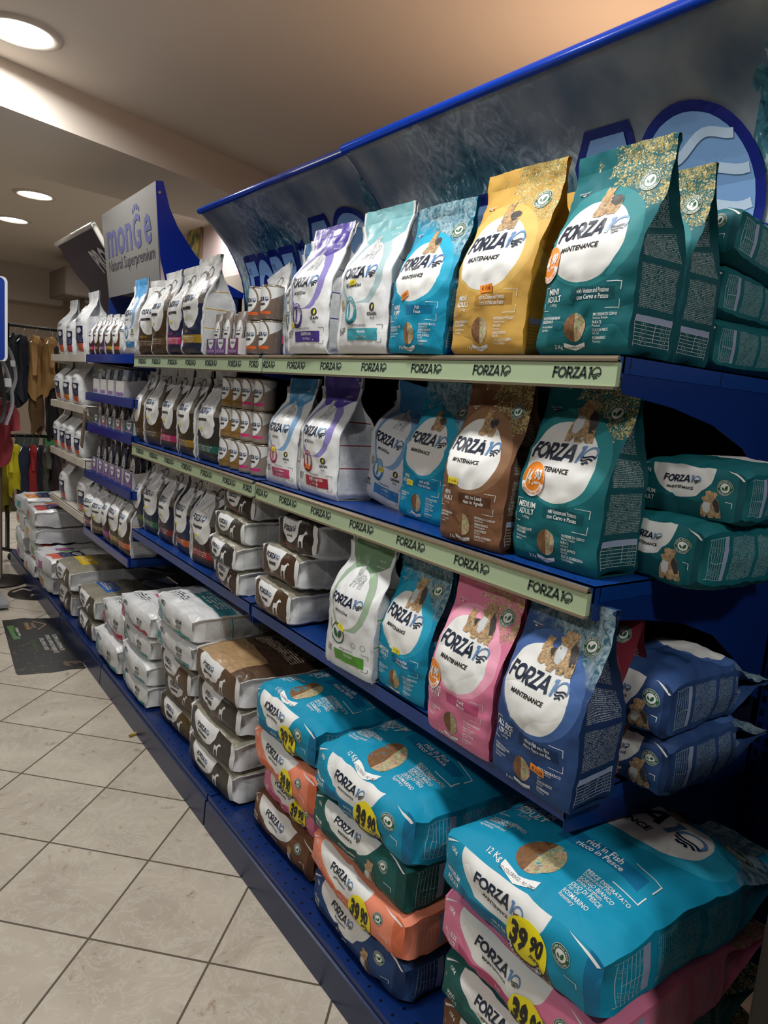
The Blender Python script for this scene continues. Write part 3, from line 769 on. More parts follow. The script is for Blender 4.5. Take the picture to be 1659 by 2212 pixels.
# the deep beam crossing the ceiling at a slant
bm_pts = [(X0, 2.35), (.57, 4.01), (2.43, 4.70), (X1, 4.765), (X1, 5.50), (1.5, 5.33), (.74, 5.21), (X0, 4.70)]
st(MB().prism(bm_pts, BEAM, CEIL + .02, 0, 'z').build('trim_1', CEILM))
st(MB().box(X0, 2.40, Y1 - .30, Y1 - .005, 2.35, CEIL).build('trim_2', plaster('#d3c9c0', 'soffit_plaster')))
st(MB().box(X0, X1, Y1, Y1 + .1, 0, CEIL).build('wall_back', WALLM))
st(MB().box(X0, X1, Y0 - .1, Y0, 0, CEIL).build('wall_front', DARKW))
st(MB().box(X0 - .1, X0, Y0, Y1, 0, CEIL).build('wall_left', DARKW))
st(MB().box(X1, X1 + .1, Y0, Y1, 0, CEIL).build('wall_right', PINKW))
st(MB().box(X1 - .03, X1 - .002, 2.9, Y1 - .01, 0, 2.335).build('trim_3', plaster('#a89e93', 'grey_dado')))
# recessed ceiling lamps
GLOW = emit('#fff6ea', 14)
lamp_lbl = {0: 'large round recessed ceiling lamp in the near ceiling, top left of the photo', 5: 'round recessed lamp beyond the beam, above the silver sign',
            6: 'farthest round ceiling lamp at the left edge', 7: 'round ceiling lamp peeping over the far end of the blue wave banner'}
def downlight(i, x, y, z, r=.145):
    t = thing('ceiling_lamp', lamp_lbl.get(i, 'round recessed ceiling lamp out in the aisle behind the viewer'), 'lamp', (x, y, z), 0, None if i in lamp_lbl else 'ceiling lamps over the open floor')
    MB().lathe([(r * .86, -.001), (r * .88, -.012), (r * 1.0, -.014), (r * 1.13, -.008), (r * 1.15, 0)], seg=40).build('rim', flat('#cfc6bd', .3), t, True)
    MB().lathe([(0, -.004), (r * .5, -.005), (r * .87, -.004)], seg=40).build('diffuser', GLOW, t, True)
    ld = bpy.data.lights.new('lamp_light', 'AREA'); ld.shape = 'DISK'; ld.size = r * 1.6; ld.energy = LAMP_W * (.3 if i == 7 else 1); ld.color = (1.0, .985, .955)
    ld.spread = math.radians(172)
    lo = bpy.data.objects.new('lamp_light', ld); COL.objects.link(lo); lo.parent = t; lo.location = (0, 0, -.02)
for i, (x, y) in enumerate(LAMPS): downlight(i, x, y, CEIL)
# warm lamp of the next aisle, standing behind the shelving
t = thing('floor_lamp', 'warm lamp standing in the next aisle behind the shelving', 'lamp', (2.20, 1.75, 0))
MB().lathe([(0, 0), (.14, 0), (.14, .02), (.02, .03), (.012, .05), (.012, 1.80), (0, 1.80)]).build('pole', flat('#3a332c', .4), t, True)
MB().lathe([(0, 1.80), (.05, 1.81), (.12, 1.93), (.125, 1.94)]).build('lamp_shade', flat('#d8b48c', .5), t, True)
ld = bpy.data.lights.new('bulb', 'AREA'); ld.shape = 'DISK'; ld.size = .22; ld.energy = 8; ld.color = (1.0, .66, .42); ld.spread = math.radians(175)
lo = bpy.data.objects.new('bulb', ld); COL.objects.link(lo); lo.parent = t; lo.location = (0, 0, 1.93); lo.rotation_euler = (PI, 0, 0)

# ================================================================== THE SHELVING
def blue_steel(name, h, holes=None):
    n = NT(name, .33, spec=.5, coord='Object'); c = srgb(h)
    if holes:
        ax, pitch, bx0, bx1, rad = holes
        a = n.mul(n.v if ax == 'y' else n.w, 1 / pitch); fa = n.m('SUBTRACT', n.m('FRACT', a), .5)
        col2 = c
        m_ = None
        for xx in (bx0, bx1):
            d = n.m('SUBTRACT', n.u if ax == 'y' else n.v, xx)
            if ax == 'y': k = n.lt(n.m('ADD', n.m('POWER', n.m('ABSOLUTE', n.mul(fa, pitch)), 2), n.m('POWER', n.m('ABSOLUTE', d), 2)), rad * rad)
            else: k = n.mul(n.lt(n.m('ABSOLUTE', fa), .28), n.lt(n.m('ABSOLUTE', d), rad))
            m_ = k if m_ is None else n.m('MAXIMUM', m_, k)
        c = n.mix(m_, c, '#03060f')
    return n.out(c, n.noise(n.tc.outputs['Object'], 180, 2), .08, .001)
BLUE = blue_steel('blue_steel', '#0a3688'); BLUE_D = blue_steel('deep_blue_steel', '#092a6c')
TRAYM = blue_steel('perforated_blue_tray', '#0a377e', ('y', .030, .022, .30, .0028))
DECKM = blue_steel('perforated_blue_deck', '#08265e', ('y', .045, .030, .062, .004))
UPM = blue_steel('slotted_blue_upright', '#0a2868', ('z', .032, -.011, .011, .005))
CHROME = flat('#b9ad97', .25, .8); STRIPM = flat('#a9bd9c', .38, 0, .5); STRIPD = flat('#2c3a36', .45)
WHITE_ST = flat('#cfcabf', .4)
def strip_print(y0, y1, ys, sx=-1):
    P = Print(.02)
    for y in ys:
        P.logo(-(y), 0, .0215, 0, 0, 0, 1.0, 0)
    return P
def shelf(z, y0, y1, lbl, xf=1.0, xb=1.66, logos=None, strip=True, mat=None, lip=.035, trans=False, br=(0, 1), bh=1.0):
    yc = (y0 + y1) / 2; t = thing('shelf_board', lbl, 'shelf', (xf, yc, z - .03))
    hy = abs(y1 - y0) / 2; m = mat or TRAYM
    b = MB(); b.box(.004, xb - xf, -hy, hy, .027, .030).box(.004, .007, -hy, hy, -.006, .030).box(xb - xf - .01, xb - xf, -hy, hy, 0, .027)
    b.box(.004, xb - xf, -hy, -hy + .002, .0, .03).box(.004, xb - xf, hy - .002, hy, .0, .03).build('tray', m, t)
    if strip:
        ps = MB(); k = ps.box(-.006, .004, -hy + .004, hy - .004, -.022, .017, 0).build('price_strip', STRIPM, t)
        MB().tube([(-.004, -hy + .004, .023), (-.004, hy - .004, .023)], .005, 8).box(-.009, .004, -hy + .004, hy - .004, .018, .021).box(-.010, .0, -hy + .004, hy - .004, -.027, -.022).build('chrome_edge', CHROME, k, False)
        P = Print(.02)
        for y in logos or []:
            P.logo(-(y - yc), -.0105, .0195, 0, 0, 1, 1.0, 0)
        vs, fs, mi = P.emit(lambda a, b, o: (-.006 - .0006, -a, b))
        vs = [v for v in vs]; ok = [f for f in fs if all(abs(vs[i][1]) < hy - .006 for i in f)]
        if ok: mesh_obj('lettering', vs, ok, STRIPD, None, None, False, k)
    elif trans:
        MB().box(-.006, .003, -hy, hy, -.012, .03, bev=.002).build('front_rail', flat('#0d2c80', .15) if mat is None else mat, t)
    for i in br:
        yy = hy * (1 if i else -1)
        D = xb - xf
        pts = [(.004, 0), (D, 0), (D, -.30), (D - .05, -.275), (D - .14, -.18), (D - .24, -.115), (D - .36, -.075), (D - .5, -.05), (.01, -.035)]
        MB().prism([(a, (b * bh if b < -.03 else b) + .003) for a, b in pts], yy - (.001 if i else -.001), yy + (-.003 if i else .003)).build('bracket', BLUE_D if mat is None or mat is TRAYM else mat, t)
    return t
L1 = [1.99, 1.81, 1.625, 1.43, 1.232, 1.031, .824]; L2 = [3.172, 2.991, 2.801, 2.61, 2.418, 2.222, 2.06]
shelf(1.53, .737, 2.022, 'top blue shelf of the nearest bay with green lettered price strip', logos=L1)
shelf(1.142, .737, 2.022, 'middle blue shelf of the nearest bay with green lettered price strip', logos=L1)
shelf(.742, .737, 2.022, 'lowest blue shelf of the nearest bay, bare lip without price strip', strip=False, trans=False)
shelf(1.53, 2.038, 3.29, 'top shelf of the second bay with olive lettered price strip', logos=L2)
shelf(1.142, 2.038, 3.29, 'middle shelf of the second bay with olive lettered price strip', logos=L2)
shelf(.742, 2.038, 3.29, 'lowest blue shelf of the second bay under the lying dark bags', strip=False)
for z, l in ((1.53, 'top blue shelf of the third bay carrying small bags'), (1.33, 'blue shelf of third bay with cartons of slim sachets'), (1.165, 'blue shelf of third bay with slanted open cartons'), (.91, 'blue shelf of third bay with lilac sachet cartons'), (.592, 'lowest blue shelf of third bay with five upright bags')):
    shelf(z, 3.305, 4.13, l, strip=False, trans=True, bh=.38)
for z, l in ((1.53, 'topmost cream shelf of the farthest bay'), (1.25, 'second cream shelf of the farthest bay'), (.952, 'third cream shelf of the farthest bay'), (.644, 'lowest cream shelf of the farthest bay')):
    shelf(z, 4.145, 5.0, l, strip=False, trans=True, mat=WHITE_ST, bh=.6)
for i, (y0, y1, nm) in enumerate(((.737, 2.025, 'nearest'), (2.035, 3.29, 'second'), (3.30, 4.13, 'third'), (4.145, 5.75, 'farthest'))):
    t = thing('base_shelf', 'blue base deck with kick plate of the %s bay' % nm, 'shelf', (.88, (y0 + y1) / 2, 0)); hy = (y1 - y0) / 2
    b = MB(); b.box(.012, .80, -hy, hy, .088, .10).box(.006, .012, -hy, hy, .078, .108).build('deck', DECKM, t)
    MB().prism([(-.004, 0), (0, .088), (.008, .09), (.006, 0)], -hy, hy).build('kick_plate', flat('#172850', .28), t)
    bp = MB(); hh = 1.95 if i < 3 else 1.6
    bp.box(0, .012, y0 + .02, y1 - .02, .11, 1.6)
    tag(bp.build('back_panel', flat('#08122e', .6)), 'dark blue steel back panel of the %s bay' % nm, 'panel').location = (1.675, 0, 0)
for i, (y, nm) in enumerate(((.715, 'at the near end of the shelving'), (2.03, 'between nearest and second bay'), (3.297, 'between second and third bay'), (4.137, 'between third and farthest bay'))):
    o = MB().box(-.03, .03, -.02, .02, 0, 1.9 if i < 3 else 1.6).build('shelving_upright', UPM); o.location = (1.70, y, 0)
    tag(o, 'slotted blue steel upright ' + nm, 'post')
o = MB().box(0, .006, -.60, .45, 0, 1.5).build('side_panel', BLUE_D); o.location = (1.735, .40, .1)
tag(o, 'dark blue panel at the right behind the lying navy bags', 'panel')
# dark cabinet at the lower right corner of the photo
t = thing('display_cabinet', 'near-black cabinet side cutting the lower right corner', 'cabinet', (1.35, .20, 0))
MB().box(-.36, .36, -.18, .18, .06, 1.15, bev=.006).build('body', flat('#120e0b', .6), t); MB().box(-.34, .34, -.16, .16, 0, .06).build('plinth', flat('#161310', .6), t)

# ------------------------------------------------------------------ curved wave banners on top
def wave_mat():
    n = NT('wave_photo_print', .28, spec=.5); p = n.vec(n.mul(n.u, 2.7), n.v)
    a = n.noise(p, 2.2, 6, .55, .6); b = n.noise(p, 10, 6, .7, 2.0); c_ = n.noise(p, 3.2, 3, .5); st_ = n.noise(n.vec(n.mul(n.u, 30), n.mul(n.v, 7)), 1, 4, .7, 1.5)
    sky = n.mix(n.m('MULTIPLY_ADD', c_, 2.6, -.8, clamp=True), '#5d7186', '#a3a8aa')
    gx = n.m('MULTIPLY', n.m('SUBTRACT', n.u, .34), 1 / .27)
    hump = n.m('DIVIDE', 1.0, n.m('ADD', 1.0, n.m('POWER', n.m('ABSOLUTE', gx), 4)))
    crest = n.m('ADD', n.m('MULTIPLY_ADD', hump, .50, .36), n.m('ADD', n.mul(n.m('SUBTRACT', a, .5), .8), n.mul(n.m('SUBTRACT', b, .5), .30)))
    crest = n.m('MAXIMUM', crest, n.m('MULTIPLY', n.gt(n.m('ADD', n.u, n.mul(n.m('SUBTRACT', a, .5), .5)), .97), .93))
    m1 = n.m('MULTIPLY_ADD', n.m('SUBTRACT', crest, n.v), 9, .5, clamp=True)
    body = n.mix(n.m('MULTIPLY_ADD', n.m('ADD', n.mul(b, .55), n.mul(st_, .45)), 4.0, -1.5, clamp=True), '#0f4054', '#5b98a6')
    foam = n.mul(n.gt(n.m('ADD', b, n.mul(st_, .4)), .80), 1)
    body = n.mix(foam, body, '#b8c8cc')
    f2 = n.m('MULTIPLY_ADD', n.m('ABSOLUTE', n.m('SUBTRACT', crest, n.v)), -6, .9, clamp=True)
    c = n.mix(m1, sky, body); c = n.mix(n.mul(f2, n.m('MULTIPLY_ADD', b, 5, -1.9, clamp=True)), c, '#c9d4d6')
    c = n.mix(n.mul(n.lt(n.v, .22), .6), c, '#2c6f97')
    return n.out(c)
WAVEM = wave_mat()
HP = [(1.262, 2.182), (1.271, 2.176), (1.300, 2.153), (1.335, 2.124), (1.372, 2.090), (1.406, 2.055), (1.435, 2.014), (1.460, 1.971), (1.483, 1.924), (1.498, 1.87), (1.508, 1.80), (1.512, 1.72), (1.515, 1.62), (1.515, 1.56)]
def hp_at(v):
    L = [0]
    for a, b in zip(HP, HP[1:]): L.append(L[-1] + math.hypot(b[0]-a[0], b[1]-a[1]))
    t = (1 - v) * L[-1]
    for i in range(len(HP) - 1):
        if t <= L[i+1] or i == len(HP) - 2:
            f = (t - L[i]) / (L[i+1] - L[i]); f = min(f, 1.2)
            a, b = HP[i], HP[i+1]; x, z = a[0] + (b[0]-a[0])*f, a[1] + (b[1]-a[1])*f
            d = Vector((b[0]-a[0], 0, b[1]-a[1])).normalized(); return x, z, Vector((d.z, 0, -d.x)) if d.z < 0 else Vector((-d.z, 0, d.x))
HL = sum(math.hypot(b[0]-a[0], b[1]-a[1]) for a, b in zip(HP, HP[1:]))
def banner(y0, y1, lbl, dx, ybig, hlogo, vlogo, reg=True):
    t = thing('wave_banner', lbl, 'banner', (1.40 + dx, (y0 + y1) / 2, 1.56)); ox, oy, oz = t.location
    N_ = 40; M_ = 26; vs = []; fs = []; uv = []
    for j in range(M_ + 1):
        x, z, n_ = hp_at(j / M_)
        for i in range(N_ + 1): vs.append((x + dx - ox, y1 + (y0 - y1) * i / N_ - oy, z - oz))
    for j in range(M_):
        for i in range(N_):
            k = j * (N_ + 1) + i; fs.append((k, k + 1, k + N_ + 2, k + N_ + 1)); uv += [(i/N_, j/M_), ((i+1)/N_, j/M_), ((i+1)/N_, (j+1)/M_), (i/N_, (j+1)/M_)]
    sheet = mesh_obj('printed_sheet', vs, fs, [WAVEM], None, uv, True, t)
    sm = sheet.modifiers.new('thick', 'SOLIDIFY'); sm.thickness = .004; sm.offset = -1
    P = Print(.03); ac = ybig
    def T2(tr, x0, y0, sx, sy): return [tuple((x0 + px * sx, y0 + py * sy) for px, py in q) for q in tr]
    L_out, L_in = logo_tris(.24, .22)[0][0], logo_tris(.24, 0)[0][0]
    P.tris(T2(L_out, ac - .93, .155, .150, .275), 0, 1); P.tris(T2(L_in, ac - .93, .155, .150, .275), 1, 3)
    one = [(-.215, .13), (-.215, .40), (-.30, .40), (-.30, .47), (-.245, .545), (-.125, .545), (-.125, .13)]; oin = [(-.195, .15), (-.195, .42), (-.28, .42), (-.28, .46), (-.235, .523), (-.145, .523), (-.145, .15)]
    P.poly(one, 0, 1, ac, 0); P.poly(oin, 1, 3, ac, 0)
    cx, cy = ac, .34
    P.disc(cx, cy, .155, 0, 4, 44, ry=.21); P.disc(cx, cy, .134, 1, 5, 44, ry=.187)
    for k in range(4):
        yy = cy + .115 - .07 * k; hw = .128 * math.sqrt(max(.05, 1 - ((yy - cy) / .18) ** 2))
        P.line([(cx + hw * i / 8, yy + .014 * math.sin(i * .55 + k * .4) + .022 * i / 8) for i in range(-8, 9)], .020, 2, 6)
    if reg:
        P.disc(cx + .150, .262, .019, 0, 1, 20, r0=.0155); P.text('R', cx + .150, .253, .019, 0, bold=.03)
    def fn(a, b, o):
        x, z, n_ = hp_at(b / HL); p = Vector((x + dx - ox, -a + (y0 + y1) / 2 - oy, z - oz)); return (p - Vector((abs(n_.x), 0, -n_.z if n_.z < 0 else n_.z)) * o * 2)[:]
    vs, fs, mi = P.emit(fn, .001, .0006)
    fs2 = [(f, m_) for f, m_ in zip(fs, mi) if all(abs(vs[i][1]) < (y1 - y0) / 2 - .002 for i in f)]
    mesh_obj('lettering', vs, [f for f, _ in fs2], [flat('#15237a', .3), flat('#7fa6d6', .3), flat('#c3d8ee', .3)], [m_ for _, m_ in fs2], None, False, t)
    hy = (y1 - y0) / 2
    MB().tube([(1.262 + dx - ox, -hy, 2.186 - oz), (1.262 + dx - ox, hy, 2.186 - oz)], .0125, 12).build('top_rail', flat('#0a3cae', .22), t, True)
    for s_ in (-1, 1):
        b = MB(); vs = []
        for (x, z) in HP: vs.append((x + dx - ox, z - oz))
        out = [(x - .004, z + .004) for x, z in vs] + [(x + .010, z - .004) for x, z in reversed(vs)]
        b.prism(out, s_ * hy - .003, s_ * hy + .003).build('side_rail', flat('#0b2d7c', .3), t)
    return t
banner(.70, 2.055, 'near curved banner with breaking wave photo and big round numeral', -.012, .4225, 0, 0)
banner(2.035, 3.275, 'farther curved banner with breaking wave photo, left of the join', 0, .395, 0, 0, reg=False)

# ------------------------------------------------------------------ silver sign with blue side fin (third bay)
t = thing('shop_sign', 'brushed silver sign with paw print lettering and blue side fin', 'sign', (1.08, 3.72, 1.53))
def brushed():
    n = NT('brushed_metal_sheet', .38, .45, coord='Object')
    return n.out(n.mix(n.noise(n.vec(n.mul(n.u, 3), n.mul(n.v, 90), n.mul(n.w, 3)), 1, 3), '#848482', '#9c9c99'))
b = MB(); b.add([(.03, -.40, .31), (.03, .42, .31), (-.012, .44, .73), (-.012, -.425, .745), (.035, -.40, .31), (.035, .42, .31), (-.007, .44, .73), (-.007, -.425, .745)],
                [(0, 1, 2, 3), (7, 6, 5, 4), (0, 4, 5, 1), (1, 5, 6, 2), (2, 6, 7, 3), (3, 7, 4, 0)]).build('panel', brushed(), t)
P = Print(.03)
P.text('mon', -.160, .200, .185, 0, bold=.02, sx=.93); P.text('G', .125, .196, .150, 0, bold=.02, sx=.85); P.text('e', .285, .200, .185, 0, bold=.02, sx=.85)
P.text('Natural Superpremium', .0, .125, .058, 1, sx=.98)
for k, (a, r_) in enumerate(((-.055, .012), (-.02, .014), (.018, .014), (.052, .012))): P.disc(.130 + a * .8, .362 + (.012 if k in (1, 2) else 0), r_ * .8, 0, ry=r_)
def fn(a, b, o):
    f = (b) / .43; x = .03 + (-.042) * f; return (x - .001 - o, -a, .31 + b)
vs, fs, mi = P.emit(fn); mesh_obj('lettering', vs, fs, [flat('#53557c', .4), flat('#3f3f48', .4)], mi, None, False, t)
fin = [(-.012, .745), (.02, .75), (.052, .645), (.09, .575), (.131, .523), (.175, .470), (.222, .428), (.27, .395), (.32, .37), (.42, .335), (.42, .31), (.03, .31)]
b = MB(); fc = fin[:10]; n_ = len(fc)
b.add([(x, y, z) for y in (-.431, -.424) for x, z in fc] + [(x, y, max(.31, .745 - (x + .012) * 10) if x < .03 else .31) for y in (-.431, -.424) for x, z in fc],
      [f for k in range(n_ - 1) for f in ((k, k + 1, 2*n_ + k + 1, 2*n_ + k), (n_ + k, 3*n_ + k, 3*n_ + k + 1, n_ + k + 1), (k, n_ + k, n_ + k + 1, k + 1))])
b.build('side_fin', flat('#0a2fa8', .25), t)
q = MB().lathe([(0, .003), (.007, .002), (.008, 0)], seg=12).build('screw', CHROME, t, True)
q.location = (.006, -.431, .70); q.rotation_euler = (PI / 2, 0, 0)
MB().box(.40, .42, -.42, .42, .02, .33).box(.03, .42, .41, .42, .02, .33).box(.03, .42, -.42, -.41, .02, .33).build('support', BLUE_D, t)
# white-edged curved banner of the farthest bay
t = thing('curved_banner', 'white edged dark banner behind the silver sign', 'banner', (1.15, 4.75, 1.6))
pr = [(-.10, .62), (-.085, .60), (-.04, .53), (.02, .45), (.09, .38), (.15, .30), (.18, .2)]
MB().prism(pr + [(a + .012, b - .004) for a, b in reversed(pr)], -.50, .38).build('printed_sheet', flat('#2f2c4c', .3), t)
MB().tube([(a - .004, -.51, b) for a, b in pr], .014, 10).tube([(-.105, -.52, .62), (-.105, .38, .62)], .014, 10).build('white_edge', flat('#dadad2', .3), t, True)
P = Print(.05); P.text('PRO', .34, .40, .10, 0, bold=.03); vs, fs, mi = P.emit(lambda a, b, o: (.045 - (b - .40) * .9 - .012, -a, b + .02)); mesh_obj('lettering', vs, fs, [flat('#d5d5da')], mi, None, False, t)
# blue panel at the left edge
t = thing('blue_sign', 'glossy blue sign with rounded white edge at the left border', 'sign', (.675, 4.75, 1.435))
sg = [(-.3, .02)] + arc(.0, .05, .03, .03, -60, 0, 4) + arc(-.0, .47, .03, .03, 0, 70, 5) + [(-.3, .50)]
MB().prism([(a * 1.06 + .003, b) for a, b in sg], -.006, .006).build('white_edge', flat('#d9dcdf', .3), t)
MB().prism([(a - .010, b * .975 + .006) for a, b in sg], -.009, -.006).build('panel', flat('#10348f', .25), t)
MB().box(-.15, -.12, -.01, .01, -1.42, .03).box(-.30, .02, -.15, .15, -1.42, -1.40).build('stand', flat('#8a8d90', .4), t)
# picture on the far wall, duct box
t = thing('framed_picture', 'small wood framed green picture on the pink wall', 'picture', (X1 - .004, 6.80, 2.66)); t.rotation_euler = (0, 0, -PI / 2)
MB().box(-.17, .17, -.02, .0, -.21, .21, bev=.003).build('frame', flat('#8c6a46', .5), t); n = NT('picture_print', .5, coord='Object'); MB().box(-.135, .135, -.024, -.02, -.175, .175).build('print', n.out(n.mix(n.m('MULTIPLY_ADD', n.noise(n.tc.outputs['Object'], 14, 4), 5, -2, clamp=True), '#40603a', '#c9b56a')), t)
t = thing('air_duct', 'taupe boxed air duct hanging below the ceiling at the back', 'duct', (2.24, 9.7, 2.40))
MB().box(-.24, .05, -.4, .5, -.08, .25, bev=.01).box(.0, .34, -.3, .4, -.14, .14, bev=.01).build('casing', flat('#7c7168', .6), t); MB().box(.02, .34, -.42, .2, .06, .28).build('white_box', flat('#b9b0b0', .6), t)
q = MB().lathe([(0, 0), (.03, 0), (.032, .01)], seg=14).build('vent_hole', flat('#15110f'), t); q.location = (.22, -.43, .20); q.rotation_euler = (-PI / 2, 0, 0)

# ================================================================== BAGS, standing and lying
def mk_maint(col, W, H, D, label, xf, yc, z, size=('MINI', 'ADULT'), l=('rich in Fish', 'ricco in Pesce'), dogs='stand', items=(), yaw=0, tilt=0, roll=0, group=None, lean=.0, fold=0, stick=None, lvl=2, seed=None, eg=None, hoff=0, amp=None):
    base, ring, panel, tex = MAINT[col]; sd = seed or nseed()
    root = thing('pet_food_bag', label, 'bag', group=group)
    B = Bag(W, H, D, 'paper', sd, {2: 1.0, 1: .7, 0: .5}[lvl], lean=lean, fold=fold, bulge=.14, amp=amp or .0042)
    P = maint_front(W, H, size, l[0], l[1], '2 Kg', dogs, True, items, small=(lvl == 0))
    egg = eg or (.455, .535, .40, .205)
    sm = art_side(MAINT[col][2] if col != 'yellow' else '#c8962f', '#cfd6d2' if col != 'yellow' else '#6b5220')
    B.build(root, [art_maint(base, ring, panel, tex, sd, egg), sm, art_bottom(base, panel, 'm'), flat(base, .6)], {'F': P})
    for s_ in (stick or []):
        if s_[0] == 'orange': B.sticker(root, 'F', W * s_[1], H * s_[2], st_orange(.031 * W / .19))
        elif s_[0] == 'tag': B.sticker(root, 'F', W * s_[1], H * s_[2], st_tag(s_[3], s_[4], .030 * W / .19, s_[5]))
    place_matrix(root, xf + D / 2, yc, z, yaw, False, tilt, roll)
    return root
def mk_mono(acc, acchex, acc2hex, W, H, D, label, xf, yc, z, name='MONODiet', food=('rich in Fish', 'ricco in Pesce'), size=('MINI', 'ADULT'), sacc=None, yaw=0, tilt=0, roll=0, lean=0, fold=0, stick=None, kind='1', lvl=2, lines='#8c2f3c', group=None):
    sd = nseed(); root = thing('pet_food_bag', label, 'bag', group=group)
    B = Bag(W, H, D, 'poly', sd, {2: 1.0, 1: .7, 0: .5}[lvl], lean=lean, fold=fold, bulge=.16, amp=.0036)
    P = mono_front(W, H, name, food, size, ACCI[sacc or acc], kind, small=(lvl == 0))
    B.build(root, [art_mono(acchex, acc2hex), art_side('#d5d9dc', '#4d565e', table=False, lines=lines), WHITE_FILM, WHITE_FILM], {'F': P}, fins=True)
    for s_ in (stick or []): B.sticker(root, 'F', W * s_[1], H * s_[2], st_tag(s_[3], s_[4], .026, s_[5]))
    place_matrix(root, xf + D / 2, yc, z, yaw, False, tilt, roll)
    return root
def mk_diet(base, band, title, tcol, W, H, D, label, xf, yc, z, yaw=0, tilt=0, roll=0, lean=0, fold=0, lvl=1, group=None, tagc=True):
    sd = nseed(); root = thing('pet_food_bag', label, 'bag', group=group)
    B = Bag(W, H, D, 'poly', sd, {2: 1.0, 1: .7, 0: .45}[lvl], lean=lean, fold=fold, bulge=.18, neck=.10, amp=.0045 * min(1, W / .17))
    P = diet_front(W, H, title, ACCI[tcol], small=(lvl == 0))
    B.build(root, [art_diet(base, band), art_side('#cfd2d4', '#7c8084', table=False, lines=band), WHITE_FILM, WHITE_FILM], {'F': P}, fins=True)
    if tagc and lvl: B.sticker(root, 'F', W * .42, H * .36, st_tag('12,50', LIME, .022, .1))
    place_matrix(root, xf + D / 2, yc, z, yaw, False, tilt, roll)
    return root
def mk_block(a, b, c3, W, H, D, label, xf, yc, z, yaw=0, roll=0, lean=0, fold=0, group=None):
    sd = nseed(); root = thing('pet_food_bag', label, 'bag', group=group)
    B = Bag(W, H, D, 'poly', sd, .5, lean=lean, fold=fold, bulge=.16, neck=.05, amp=.004)
    P = Print(.02); P.text('exclusion', W * .5, H * .50, H * .075, CHAR, sx=.8)
    B.build(root, [art_blocks(a, b, c3), art_side('#c4c7cb', '#8d9096', table=False), WHITE_FILM, WHITE_FILM], {'F': P})
    place_matrix(root, xf + D / 2, yc, z, yaw, False, 0, roll)
    return root
def mk_lying(kind, W, H, D, label, xf, yc, z, cols, yaw=0, roll=0, tilt=0, size=('MEDIUM', 'ADULT'), l=('rich in Fish', 'ricco in Pesce'), price=None, bulge=.06, lvl=1, big=True, front=False, acc='aqua', amp=None, group=None, dogs='sit', bb=.012, txt=None):
    sd = nseed(); root = thing('pet_food_bag', label, 'bag', group=group)
    B = Bag(W, H, D, 'paper' if kind == 'm' else 'poly', sd, {2: 1.3, 1: .8, 0: .5}[lvl], lie=True, bulge=bulge, bb=bb, neck=0, amp=amp, backbulge=0)
    pr = {}
    if kind == 'm':
        base, ring, panel, tex = MAINT[cols]
        ms = [art_maint(base, ring, panel, tex, sd, (.455, .60, .40, .20)), art_side(base, '#b9cfd2', seed=1), art_bottom(base, panel, 'm'), flat(base, .6)]
        pr['D'] = maint_bottom(W, D, size, l[0], l[1], dogs, big)
        if front: pr['F'] = maint_front(W, H, size, l[0], l[1], '12 Kg', 'stand', True, front, 2)
        pr['D'].L = .012
    elif kind == 'd':
        base, band = cols
        ms = [art_lie('k' if txt == 'kraft' else 'd', base, band), art_side('#c9ccce', '#6e7276', table=False), art_bottom(base, band, 'd'), WHITE_FILM]; txt = None if txt == 'kraft' else txt
        pr['D'] = diet_bottom(W, D, txt)
    elif kind == 'o':
        base, acc2, pan = cols
        ms = [art_lie('o', base, pan), art_side('#cdd0d0', '#3d4246', table=False, lines=pan), art_bottom('#d5d8da', pan, 'o'), WHITE_FILM]
        pr['D'] = mono_bottom(W, D, size, ACCI[acc])
    else:
        a, b, c3 = cols
        ms = [art_blocks(a, b, c3), art_side('#c4c7cb', '#8d9096', table=False), art_bottom('#c9ccd0', a, 'b'), WHITE_FILM]
    B.build(root, ms, pr, fins=(kind != 'm'))
    if price: B.sticker(root, 'D', W * price[0], D * price[1], st_yellow(price[2]), name='price_sticker', off=.0022)
    place_matrix(root, xf, yc, z + D / 2, yaw, True, tilt, roll)
    return root
ITEMS_V = (('PROTEINE DI CERVO', 'Venison Protein'), ('PATATE', 'Potatoes'), ('OLIO DI PESCE', 'Fish Oil'), ('ROSMARINO', 'Rosemary'))
ITEMS_F = (('PESCE DISIDRATATO', 'Dehydrated Fish'), ('SORGO BIANCO', 'White Sorghum'), ('OLIO DI PESCE', 'Fish Oil'), ('ROSMARINO', 'Rosemary'))
ITEMS_C = (('PROTEINE DI POLLO', 'Chicken Protein'), ('PATATE', 'Potatoes'), ('OLIO DI PESCE', 'Fish Oil'), ('YUCCA SCHIDIGERA', 'Yucca Schidigera'))
Z1, Z2, Z3, ZB = 1.531, 1.143, .743, .101
PUR = ('purple', '#5546a0', '#8f86c6'); AQ = ('aqua', '#7fb6bd', '#a9c3c8'); BLU = ('blue', '#4a93c8', '#7fa9d0'); GRN = ('lime', '#6d9070', '#9db59c')
